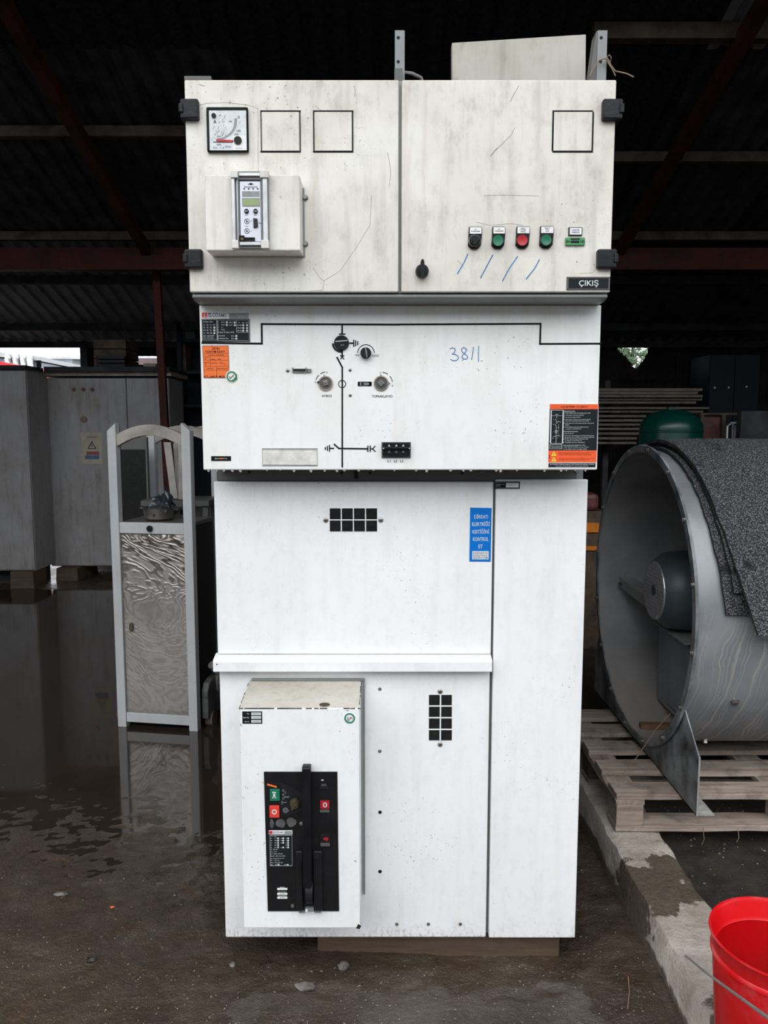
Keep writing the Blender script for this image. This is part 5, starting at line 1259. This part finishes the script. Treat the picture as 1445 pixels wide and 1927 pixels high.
# ================================================================ RIGHT SIDE
# kerb
def kfn(i, j):
    y = .6 + i*(8.0/320); prof = [(.742,-.03),(.752,.03),(.762,.085),(.768,.128),(.775,.146),(.79,.151),(.83,.152),(.88,.151),(.93,.150),(.952,.147),(.962,.135),(.966,.09),(.968,.03)]
    x, z = prof[j]; n = noise.fractal(Vector((x*9, y*9, z*9)), .9, 2.1, 4)
    return (x + .008*n*(1 if j not in (5,6,7,8) else .2) + .012*noise.noise(Vector((y*1.3, 1, j > 6))), y, z + .006*n*(z > .1))
solo('concrete_kerb', MB().grid(kfn, 320, 12), M['concrete'], 'long low concrete kerb with wet patches, running back beside the switchgear', 'kerb', smooth=True, org=(.86, 2, 0))
# pallet
PX0, PX1, PY0, PY1, PZ = .80, 2.02, 2.525, 3.33, .154
pl = thing('wooden_pallet', 'weathered wooden pallet on the kerb, carrying the big fan', 'pallet', (1.4, 2.9, PZ))
def board(nm, x0, x1, y0, y1, z0, z1, mt='wood', lab=None, k=8):
    R = random.Random(int((x0*31+y0*97+z0*53)*100)); long_x = (x1-x0) > (y1-y0); m = MB()
    js = lambda: R.uniform(-.003, .003)
    if long_x:
        ring = []
        for i in range(k+1):
            x = x0+(x1-x0)*i/k; d = js(); e = js()*.6
            ring.append([(x+(js() if i in (0,k) else 0), y0+d, z0+e), (x, y1+js(), z0+e), (x, y1+js(), z1+e), (x, y0+d*.7, z1+e)])
    else:
        ring = []
        for i in range(k+1):
            y = y0+(y1-y0)*i/k; e = js()*.3
            ring.append([(x0+js(), y, z0+e), (x1+js(), y, z0+e), (x1+js(), y, z1+e), (x0+js(), y, z1+e)])
    vs = [p for r in ring for p in r]
    fs = [(i*4+q, i*4+(q+1) % 4, (i+1)*4+(q+1) % 4, (i+1)*4+q) for i in range(k) for q in range(4)] + [(3,2,1,0), tuple(k*4+q for q in range(4))]
    return part(nm, m.add(vs, fs), M[mt], pl, lab, bevel=.0015)
for y in (PY0, 2.705, 2.885, 3.065, 3.235): board('top_board', PX0, PX1, y, y+.098, PZ+.118, PZ+.138)
for x in (PX0, 1.36, PX1-.1): board('cross_board', x, x+.1, PY0+.003, PY1, PZ+.098, PZ+.117, 'woody')
for y in (PY0+.002, 2.885, 3.235): board('bottom_board', PX0+.0, PX1, y, y+.098, PZ+.001, PZ+.021)
for x in (PX0, 1.36, PX1-.1):
    for y in (PY0+.002, 2.885, 3.235): part('spacer_block', MB().box(x+.002, x+.096, y, y+.094, PZ+.0215, PZ+.0975), M['woodwet'] if y > 2.6 else M['wood'], pl, bevel=.003)

# big axial fan lying with its opening to the left
FX, FY, FZ, FR = 1.00, 2.98, .899, .560
fan = thing('axial_fan', 'big galvanised axial duct fan on the pallet, open end facing left', 'fan', (1.5, FY, .29))
o = (FX, FY, FZ); ax = (1,0,0)
L_ = 1.35
part('casing', MB().rev(o, ax, [(FR-.0,.0),(FR-.0,L_),(FR-.004,L_),(FR-.004,.0),(FR,.0)], 96), M['galv'], fan, 'galvanised cylindrical casing with pale drip marks', smooth=True)
part('lining', MB().rev(o, ax, [(FR-.0045,.003),(FR-.0045,L_-.01)], 96), M['galvin'], fan, 'dusty inner face of the casing', smooth=True)
R = random.Random(4)
prof = [(FR-.006,-.004),(FR+.022,-.004),(FR+.022,.004),(FR+.002,.006)]
part('front_ring', MB().rev(o, ax, [(FR-.008,.0),(FR-.008,-.006),(FR+.020,-.006),(FR+.022,.002),(FR+.001,.004),(FR+.001,.012)], 96), M['footsteel'], fan, 'worn flange ring of the open end', smooth=True)
for i in range(16):
    a = 2*PI*(i+.35)/16; c = Vector((FX-.006, FY+(FR+.007)*math.cos(a), FZ+(FR+.007)*math.sin(a)))
    part('bolt', MB().cyl(c, c+Vector((-.003,0,0)), .010, 12).cyl(c+Vector((-.003,0,0)), c+Vector((-.009,0,0)), .007, 6), M['screw'], fan)
# saddle feet
def saddle(x, lab=None):
    zb, yf, yb = PZ+.1385, 2.375, 3.585
    pts = [(yf, zb), (yf, zb+.20)]
    r = FR+.006
    # circle arc between the points where the plate leaves the ring
    a0 = math.radians(-148); a1 = math.radians(-26)
    for i in range(25):
        a = a0+(a1-a0)*i/24; pts.append((FY+r*math.cos(a), FZ+r*math.sin(a)))
    pts += [(yb, zb+.20), (yb, zb)]
    s = part('saddle_foot', MB().prismx(pts, x, x+.004), M['footsteel'], fan, lab)
    part('foot_flange', MB().box(x, x+.06, yf, yb, zb-.0, zb+.004), M['footdust'], s)
    part('edge_fold', MB().box(x, x+.0055, yf-.003, yf, zb, zb+.20), M['alu'], s)
saddle(FX+.012, 'stained triangular saddle plate under the open end'); saddle(FX+1.1)
for x in (1.17, 1.8):
    for a in (math.radians(-152), math.radians(-120)):
        c = Vector((x, FY+FR*math.cos(a), FZ+FR*math.sin(a))); n = Vector((0, math.cos(a), math.sin(a)))
        part('casing_bolt', MB().cyl(c-n*.002, c+n*.004, .013, 14).cyl(c+n*.004, c+n*.013, .009, 6), M['screw'], fan)
# motor
MX, MR = 1.105, .158; mo = (MX, FY+.02, .905)
prof = [(.112,-.030),(.118,-.032),(.150,.012),(MR,.07),(MR+.003,.20),(MR+.003,.42),(0,.42)]
part('motor', MB().rev(mo, ax, prof, 40), M['motor'], fan, 'blue-grey motor body', smooth=True)
gm = MB().rev(mo, ax, [(.104,-.034),(.116,-.036),(.118,-.030)], 36)
gx = MX-.033
for k in range(-7, 8):
    t = k*.0150; h = math.sqrt(max(0, .110**2-t*t))
    if h < .01: continue
    gm.box(gx-.003, gx, mo[1]+t-.0026, mo[1]+t+.0026, mo[2]-h, mo[2]+h)
    gm.box(gx-.0025, gx+.0005, mo[1]-h, mo[1]+h, mo[2]+t-.0026, mo[2]+t+.0026)
gr = part('fan_grille', gm, M['alu'], fan, 'round grille of the motor')
part('grille_backing', MB().cyl((gx+.004,mo[1],mo[2]), (gx+.006,mo[1],mo[2]), .113, 30), M['hole'], fan)
part('hub_cap', MB().cyl((gx-.004,mo[1],mo[2]), (gx,mo[1],mo[2]), .022, 16), M['motor'], gr)
# mount: horizontal shelf and upright plate, side bracket
z0 = .905-.165
m = MB().hexa([(1.13,FY-.16,z0-.006),(1.50,FY-.16,z0-.006),(1.50,FY+.20,z0-.006),(1.13,FY+.20,z0-.006)], [(1.13,FY-.16,z0),(1.50,FY-.16,z0),(1.50,FY+.20,z0),(1.13,FY+.20,z0)])
part('motor_shelf', m, M['galvin'], fan)
m = MB().prismx([(FY-.22,.435),(FY+.20,.405),(FY+.20,z0),(FY-.05,z0),(FY-.24,z0-.09)], 1.165, 1.170); part('mount_plate', m, M['mount'], fan, 'blue-grey mounting plate under the motor')
m = MB().box(1.168, 1.24, FY-.22, FY+.20, .395, .408); part('mount_flange', m, M['galvin'], fan)
c = Vector((1.18, FY+.12, .408)); part('bolt', MB().cyl(c, c+Vector((0,0,.012)), .010, 6), M['screw'], fan)
m = MB().prism([(1.09,.905),(1.09,.952),(1.15,.952),(1.25,.87),(1.25,.82)], FY+.36, FY+.366).box(1.09, 1.16, FY+.366, FY+.53, .946, .952)
m = MB().hexa([(1.09,FY+.53,.815),(1.15,FY+.53,.815),(1.24,FY+.13,.755),(1.15,FY+.13,.755)], [(1.09,FY+.53,.860),(1.15,FY+.53,.860),(1.24,FY+.13,.80),(1.15,FY+.13,.80)])
part('side_bracket', m, M['galvin'], fan, 'sloping bracket bolted to the casing')
c = Vector((1.088, FY+.49, .835)); part('bolt', MB().cyl(c, c+Vector((-.012,0,0)), .010, 6), M['screw'], fan)
# impeller
ih = (1.60, FY, .905)
part('impeller_hub', MB().rev(ih, ax, [(0,0),(.12,.0),(.14,.03),(.14,.14),(0,.14)], 32), M['motor'], fan, smooth=True)
for k in range(6):
    a = 2*PI*k/6+.35; r_ = Vector((0, math.cos(a), math.sin(a))); t_ = Vector((0, -math.sin(a), math.cos(a))); m = MB(); st = []
    for i in range(7):
        u = i/6; R_ = .13+(FR-.15)*u; w_ = .10+.05*math.sin(PI*u*.8); tw = .75-.3*u; c = Vector(ih)+Vector((.07,0,0))+r_*R_; d = (t_*math.cos(tw)+Vector((1,0,0))*math.sin(tw))*w_; n = d.cross(r_).normalized()*.004
        st += [c-d-n, c+d-n, c+d+n, c-d+n]
    m.add(st, [(i*4+q, i*4+(q+1) % 4, (i+1)*4+(q+1) % 4, (i+1)*4+q) for i in range(6) for q in range(4)] + [(3,2,1,0),(24,25,26,27)])
    part('blade', m, M['black'], fan, smooth=True)
# black cable on the lining
pts = [(1.35+.05*math.sin(t*2), FY-(FR-.03)*math.cos(t), FZ+(FR-.03)*math.sin(t)) for t in [math.radians(8+i*4) for i in range(9)]]
for dx in (0, .05): part('cable', MB().tube([(x+dx-.02, y+.01, z+dx*.3) for x, y, z in pts], .014, 8), M['rubber'], fan, 'black cable on the lining', smooth=True)
# scrap wood inside the casing
def inbot(y): return FZ-math.sqrt((FR-.005)**2-(y-FY)**2)
s0 = (1.07, FY+.04, inbot(FY+.04)+.022); s1 = (1.30, FY-.02, inbot(FY-.02)+.020)
m = MB().hexa([(1.03,2.965,.343),(1.25,2.955,.343),(1.25,2.99,.343),(1.03,3.0,.343)], [(1.03,2.965,.366),(1.25,2.955,.366),(1.25,2.99,.366),(1.03,3.0,.366)])
solo('wood_batten', m, M['crate2'], 'tan wooden batten lying in the bottom of the fan casing', 'batten', bevel=.003)
m = MB().hexa([(1.15,2.90,.356),(1.32,2.87,.356),(1.33,2.93,.356),(1.16,2.95,.356)], [(1.15,2.90,.405),(1.32,2.87,.405),(1.33,2.93,.405),(1.16,2.95,.405)])
solo('wood_offcut', m, M['crate'], 'dark wood offcut lying in the fan casing above the batten', 'offcut', bevel=.003)
# mats over the casing
def mat(x0, x1, rad, th, a0, a1, lab, jag=.0025, slack=0, bk_=.05):
    nu, nv = 60, 24; R = random.Random(int(rad*1000)); ex = [R.uniform(-jag, jag) for _ in range(nu+1)]
    def rr(u, v):
        a = a0+(a1-a0)*u; r = rad + slack*max(0, u-.80)**2 + .004*noise.noise(Vector((u*7, v*3, rad*9)))
        if u < .25: r += (.25-u)*.55
        return a, r
    def f(top):
        def g(i, j):
            u, v = i/nu, j/nv; a, r = rr(u, v); r += th if top else 0
            if top and 0 < i < nu and 0 < j < nv: r += .004*noise.noise(Vector((u*90, v*50, 2)))
            x = x0+(x1-x0)*v + (ex[i] if j == 0 else 0) - bk_*(1-math.exp(-4*(1-u)))*(1-v)
            return (x, FY+.0-r*math.cos(a), FZ+r*math.sin(a))
        return g
    m = MB(); m.grid(f(True), nu, nv); n = len(m.v); m.grid(f(False), nu, nv)
    w = nv+1; edge = [(i, 0) for i in range(nu)] 
    for i in range(nu):
        for j in (0, nv):
            m.f.append((i*w+j, (i+1)*w+j, n+(i+1)*w+j, n+i*w+j))
    for j in range(nv):
        for i in (0, nu): m.f.append((i*w+j, i*w+j+1, n+i*w+j+1, n+i*w+j))
    o = solo('rubber_mat', m, M['mat'], lab, 'mat', org=(1.5, FY, FZ+FR), group=None)
    o.data.materials.append(M['matedge'])
    for p in o.data.polygons:
        if len(p.vertices) == 4 and (p.index >= len(m.f)-2*nu-2*nv): p.material_index = 1
    return o
D_ = math.radians
mat(1.095, 1.95, FR+.004, .010, D_(160), D_(5), 'lowest knobbly grey mat draped over the fan, its corner showing under the others')
mat(1.115, 1.98, FR+.016, .012, D_(154), D_(12), 'middle knobbly grey mat draped over the fan, just above the lowest one')
mat(1.165, 2.00, FR+.030, .013, D_(150), D_(0), 'topmost knobbly grey mat on the fan, hanging down farthest', slack=1.1, bk_=.115)

# red bucket
bxc, byc = .842, 1.525; BZ = .154
bk = thing('red_bucket', 'red enamelled steel bucket part full of water, at the lower right corner', 'bucket', (bxc, byc, BZ))
prof = [(.0,.0),(.112,.0),(.115,.004),(.133,.262),(.137,.266),(.137,.272),(.134,.276),(.139,.308),(.142,.312),(.141,.316),(.137,.314)]
part('body', MB().rev((bxc,byc,BZ), (0,0,1), prof, 64), M['bucket'], bk, smooth=True)
profi = [(.137,.314),(.134,.308),(.129,.276),(.125,.269),(.128,.262),(.112,.02),(0,.018)]
part('inside', MB().rev((bxc,byc,BZ), (0,0,1), profi, 64), M['bucketin'], bk, 'bright red inner wall', smooth=True)
part('water', MB().cyl((bxc,byc,BZ+.02), (bxc,byc,BZ+.135), .1185, 48), M['wateraux'], bk, 'dull water in the bucket')
a = math.radians(106); c0 = Vector((bxc+.1345*math.cos(a), byc+.1345*math.sin(a), BZ+.310)); c1 = Vector((bxc+.119*math.cos(a), byc+.119*math.sin(a), BZ+.136))
part('seam', MB().tube([c0, c1], .0010, 6), M['maroon'], bk)
# grey wire, nearer than the bucket
def pp(px, py, t):
    u = (px-722.5)/F; v = (963.5-py)/F
    return (u*t, (math.cos(TH)+v*math.sin(TH))*t, CH+(v*math.cos(TH)-math.sin(TH))*t)
e = gnd(1290, 1800, .153)
solo('grey_wire', MB().tube([(e[0], e[1], .155), pp(1325,1828,1.70), pp(1380,1868,1.45), pp(1445,1915,1.18), pp(1530,1975,.95)], [.002,.0028,.003,.0032,.0032], 8), M['cable'], 'grey wire rising from the kerb across the front of the red bucket', 'wire', smooth=True, org=(e[0], e[1], .155))

# straw, pebbles, stones
m = MB(); R = random.Random(21)
def peb(m, x, y, z, s, R):
    vs = [Vector((R.uniform(.7,1.2)*a, R.uniform(.7,1.2)*b, R.uniform(.5,.9)*c)) for a, b, c in ((1,0,0),(-1,0,0),(0,1,0),(0,-1,0),(0,0,1),(0,0,-1))]
    rot = Matrix.Rotation(R.uniform(0, 6), 3, 'Z')
    m.add([Vector((x,y,z)) + (rot @ v)*s for v in vs], [(0,2,4),(2,1,4),(1,3,4),(3,0,4),(2,0,5),(1,2,5),(3,1,5),(0,3,5)])
for i in range(1500):
    px, py = R.uniform(-60, 1240), R.uniform(1640, 1990) if i % 3 else R.uniform(1770, 1960)
    x, y = gnd(px, py, 0)
    if x > .73 or (y > 2.05 and -.47 < x < .56): continue
    s = R.choice((.0012,.0016,.002,.0028)) * (1.6 if R.random() < .05 else 1); peb(m, x, y, ground_h(x, y)+s*.4, s, R)
solo('gravel', m, M['pebble'], 'fine grit scattered over the wet mud in front of the switchgear', 'grit', kind='stuff', org=(0,1.8,0))
m = MB()
for i in range(700):
    x, y = R.uniform(.98, 2.0), R.uniform(1.5, 3.4); s = R.choice((.0015,.002,.003,.005)); peb(m, x, y, ground_h(x, y)+s*.4, s, R)
solo('gravel', m, M['pebble'], 'pale grit and crumbs on the dark dirt right of the kerb', 'grit', kind='stuff', org=(1.5,2.2,.08))
def stone(px, py, s, lab, mt='stone', sq=(1,1,.6)):
    x, y = gnd(px, py, .0); z = ground_h(x, y); R = random.Random(px*7+py)
    def f(i, j):
        a = 2*PI*i/14; b = PI*j/8; v = Vector((math.sin(b)*math.cos(a)*sq[0], math.sin(b)*math.sin(a)*sq[1], -math.cos(b)*sq[2]))
        return Vector((x, y, z+s*.25)) + v*s*(1+.35*noise.noise(v*2.1+Vector((px, 0, 0))))
    return solo('stone', MB().grid(f, 14, 8), M[mt], lab, 'stone', org=(x, y, z), smooth=True)
stone(646, 1828, .016, 'grey stone in the mud just in front of the plank, under the switchgear')
stone(575, 1868, .022, 'flat brown stone lying in the mud below the switchgear, mid left', sq=(1.3,.7,.4))
stone(173, 1818, .014, 'dark pointed stone on the mud near the lower left')
stone(438, 1822, .009, 'tiny dark stone on the mud left of the flat brown stone')
stone(115, 1692, .018, 'dark flat stone on the wet mud at the far left', sq=(1.4,.6,.3))
stone(212, 1715, .007, 'small bright orange chip on the mud at the left', 'orange', (1,.6,.4))
stone(340, 1470, .012, 'dark clod in the puddle edge below the trolley', sq=(1.6,.6,.4))
def straw(p0, p1, lab, mid=None):
    a = gnd(*p0, .003); b = gnd(*p1, .003); c = ((a[0]+b[0])/2+.004, (a[1]+b[1])/2, 0)
    pts = [(x, y, ground_h(x, y)+.006) for x, y in ((a[0],a[1]),(c[0],c[1]),(b[0],b[1]))]
    solo('dry_stalk', MB().tube(pts, .0012, 6), M['straw'], lab, 'stalk')
straw((1181,1862), (1180,1925), 'thin dry stalk on the mud left of the kerb, at the bottom of the picture')
m = MB()
for x, y, dz in ((1.34,2.52,-.05),(1.10,2.52,-.04),(1.52,2.52,-.10),(1.22,2.52,-.03)):
    m.tube([(x,y,PZ+.02),(x+.004,y-.004,PZ+dz*.5),(x-.003,y-.004,PZ+dz)], .0012, 5)
solo('dry_roots', m, M['straw'], 'thin dry roots hanging from the front bottom board of the pallet', 'roots', kind='stuff')
c0 = pp(1232,1385,2.9)
solo('thin_wire', MB().tube([pp(1262,1342,2.72), pp(1232,1375,2.74), pp(1195,1430,2.78), pp(1160,1470,2.80), pp(1150,1490,2.78)], .0015, 6), M['straw'], 'thin rusty wire trailing from the fan ring onto the pallet', 'wire')

# ================================================================ RIGHT BACKGROUND
fq6 = lambda x, y: (1120+x/4.446, 620+y/4.446)
bt2 = thing('rack_stand', 'dark steel stand under the stacked pale planks at the right back', 'stand', (2.6, 7.3, .09))
YP = 7.1
boards = [(40,492,898,516),(40,520,852,544),(40,548,884,570),(40,574,895,594),(40,602,838,622),(40,650,940,668),(40,674,905,696),(20,716,420,736),(20,752,400,772),(10,786,380,806),(10,822,370,842),(10,860,360,882),(10,900,350,922),(10,940,340,960)]
zs_all = []
ORDN = ['topmost','second','third','fourth','fifth','sixth','seventh','eighth','ninth','tenth','eleventh','twelfth','thirteenth','lowest']
PLAB = ['topmost long pale plank of the stack at the right back'] + ['%s long pale plank from the top of the stack at the right back' % w for w in ORDN[1:13]] + ['lowest visible pale plank of the stack at the right back']
for k, (x0, y0, x1, y1) in enumerate(boards):
    a = at(*fq6(x0, y0), YP); b = at(*fq6(x1, y1), YP)
    solo('stacked_plank', MB().box(a[0]-.9, b[0], YP-.02*(k % 3), YP+.28, b[1], a[1]), M['planks'], PLAB[k], 'plank', group='pale planks stacked at the right back', bevel=.003)
    zs_all.append((b[1], a[1], b[0]))
# spacers hold the planks apart
lo = at(*fq6(10, 960), YP)[1]
for x in (1.35, 2.1): part('upright', MB().box(x, x+.05, YP+.285, YP+.34, 0.05, 2.0), M['sheetdark'], bt2)
for i, (zb_, zt_, xr_) in enumerate(zs_all):
    for x in (1.35, 2.1): part('arm', MB().box(x, x+.05, YP+.0, YP+.285, zb_-.004, zb_-.0005), M['sheetdark'], bt2)
# green tank
tx, tz = at(1262, 822, 5.6); Rt = (1318-1205)/2/F*5.6
zt_ = at(1262, 769, 5.6)[1]; zsd = at(1262, 806, 5.6)[1]
tk = thing('green_tank', 'dark green round-topped steel tank behind the fan', 'tank', (tx, 5.6, .09))
h = zt_-zsd
part('shell', MB().rev((tx,5.6,.12), (0,0,1), [(0,0),(Rt,0),(Rt,zsd-.12),(Rt*.985,zsd-.12+h*.18),(Rt*.85,zsd-.12+h*.55),(Rt*.55,zsd-.12+h*.83),(Rt*.2,zsd-.12+h*.97),(0,zt_-.12)], 40), M['tank'], tk, smooth=True)
part('weld_band', MB().rev((tx,5.6,zsd-.03), (0,0,1), [(Rt,0),(Rt+.004,.004),(Rt+.004,.012),(Rt,.016)], 40), M['tank'], tk, smooth=True)
part('lug', MB().box(tx-.03, tx+.02, 5.58, 5.62, zt_-.005, zt_+.012), M['tank'], tk)
for a in (.6, 2.2, 4.1): part('foot', MB().cyl((tx+Rt*.8*math.cos(a), 5.6+Rt*.8*math.sin(a), .05), (tx+Rt*.8*math.cos(a), 5.6+Rt*.8*math.sin(a), .14), .02, 8), M['tank'], tk)
# dark cabinet with three bright studs, table frame, slab
def rbox(name, x0, y0, x1, y1, Y, d, mt, lab, cat, zbase=None):
    a = at(*fq6(x0, y0), Y); b = at(*fq6(x1, y1), Y)
    return solo(name, MB().box(a[0], b[0], Y, Y+d, .05 if zbase is None else b[1], a[1]), M[mt], lab, cat, bevel=.004)
Yc = 8.2
a = at(*fq6(968, 130), Yc); b = at(*fq6(1362, 690), Yc)
dc = thing('dark_cabinet', 'tall near-black cabinet with three tiny bright studs at the right back', 'cabinet', ((a[0]+b[0])/2, Yc, .05))
part('body', MB().box(a[0], b[0], Yc+.015, Yc+.5, .06, a[1]-.1), M['indigo'], dc)
mid = (a[0]+b[0])/2
for x0, x1 in ((a[0]+.004, mid-.004), (mid+.004, b[0]-.004)): part('door', MB().box(x0, x1, Yc, Yc+.016, .08, a[1]-.11), M['indigo'], dc, bevel=.003)
for x, y in ((997,487),(1112,486),(1262,480)):
    q = at(*fq6(x, y), Yc); part('stud', MB().cyl((q[0], Yc, q[1]), (q[0], Yc-.012, q[1]), .008, 10), M['whitelabel'], dc, 'tiny bright stud')
a = at(*fq6(885, 698), 6.6); b = at(*fq6(1225, 716), 6.6)
tb = thing('steel_table', 'thin-framed steel table right of the green tank', 'table', ((a[0]+b[0])/2, 6.6, .08))
part('top', MB().box(a[0], b[0], 6.6, 7.05, b[1], a[1]), M['purlin'], tb)
for px in (1065,):
    q = at(*fq6(px, 716), 6.6); part('leg', MB().box(q[0], q[0]+.03, 6.6, 6.63, .07, b[1]), M['purlin'], tb)
for x in (a[0]+.0, b[0]-.03): part('leg', MB().box(x, x+.03, 7.0, 7.03, .07, b[1]), M['purlin'], tb)
part('leg', MB().box(a[0], a[0]+.03, 6.6, 6.63, .07, b[1]), M['purlin'], tb)
part('side_panel', MB().box(a[0]+.03, at(*fq6(1062,716),6.6)[0], 6.64, 6.65, .3, b[1]-.002), M['maroon'], tb, 'dark maroon panel')
q0 = at(*fq6(1106, 782), 6.4); q1 = at(*fq6(1200, 798), 6.4)
ch = thing('tube_frame', 'bent light tube frame standing in front of the steel table', 'frame', (q0[0], 6.4, .08))
part('tube', MB().tube([(q0[0],6.4,.07),(q0[0],6.4,q0[1]-.03),(q0[0]+.03,6.4,q0[1]),(q1[0],6.4,q0[1]),(q1[0],6.5,q0[1]),(q1[0],6.5,.07)], .010, 8), M['alu'], ch, smooth=True)
part('tube', MB().tube([(q0[0]+.09,6.45,.07),(q0[0]+.09,6.45,q0[1]-.02),(q1[0],6.45,q0[1]-.02)], .010, 8), M['alu'], ch, smooth=True)
rbox('grey_slab', 1222, 682, 1500, 992, 6.3, .08, 'sheetdark', 'large weathered grey slab standing upright at the right edge, above the mats', 'slab')
rbox('maroon_chest', 1300, 1000, 1560, 1100, 6.1, .5, 'maroon', 'low maroon chest below the grey slab at the right edge', 'chest')
# machine seen between the switchgear and the fan
def mrect(px0, py0, px1, py1, Y, d, mt):
    a = at(px0, py0, Y); b = at(px1, py1, Y); return MB().box(a[0], b[0], Y, Y+d, b[1], a[1])
mc = thing('yellow_machine', 'dusty orange and maroon machine in the gap between switchgear and fan', 'machine', (1.42, 5.0, .09))
part('hood', mrect(1080, 929, 1128, 962, 5.0, .5, None), M['maroon'], mc, 'maroon hood', bevel=.03)
part('body', mrect(1080, 962, 1130, 1240, 5.0, .5, None), M['crate'], mc)
part('band', mrect(1080, 984, 1128, 1002, 4.985, .014, None), M['machine'], mc, 'orange band')
part('band', mrect(1080, 1028, 1128, 1036, 4.985, .014, None), M['machine'], mc, 'orange band')
part('base', MB().box(1.27, 1.55, 5.0, 5.4, .06, at(1100,1241,5.0)[1]), M['sheetdark'], mc)
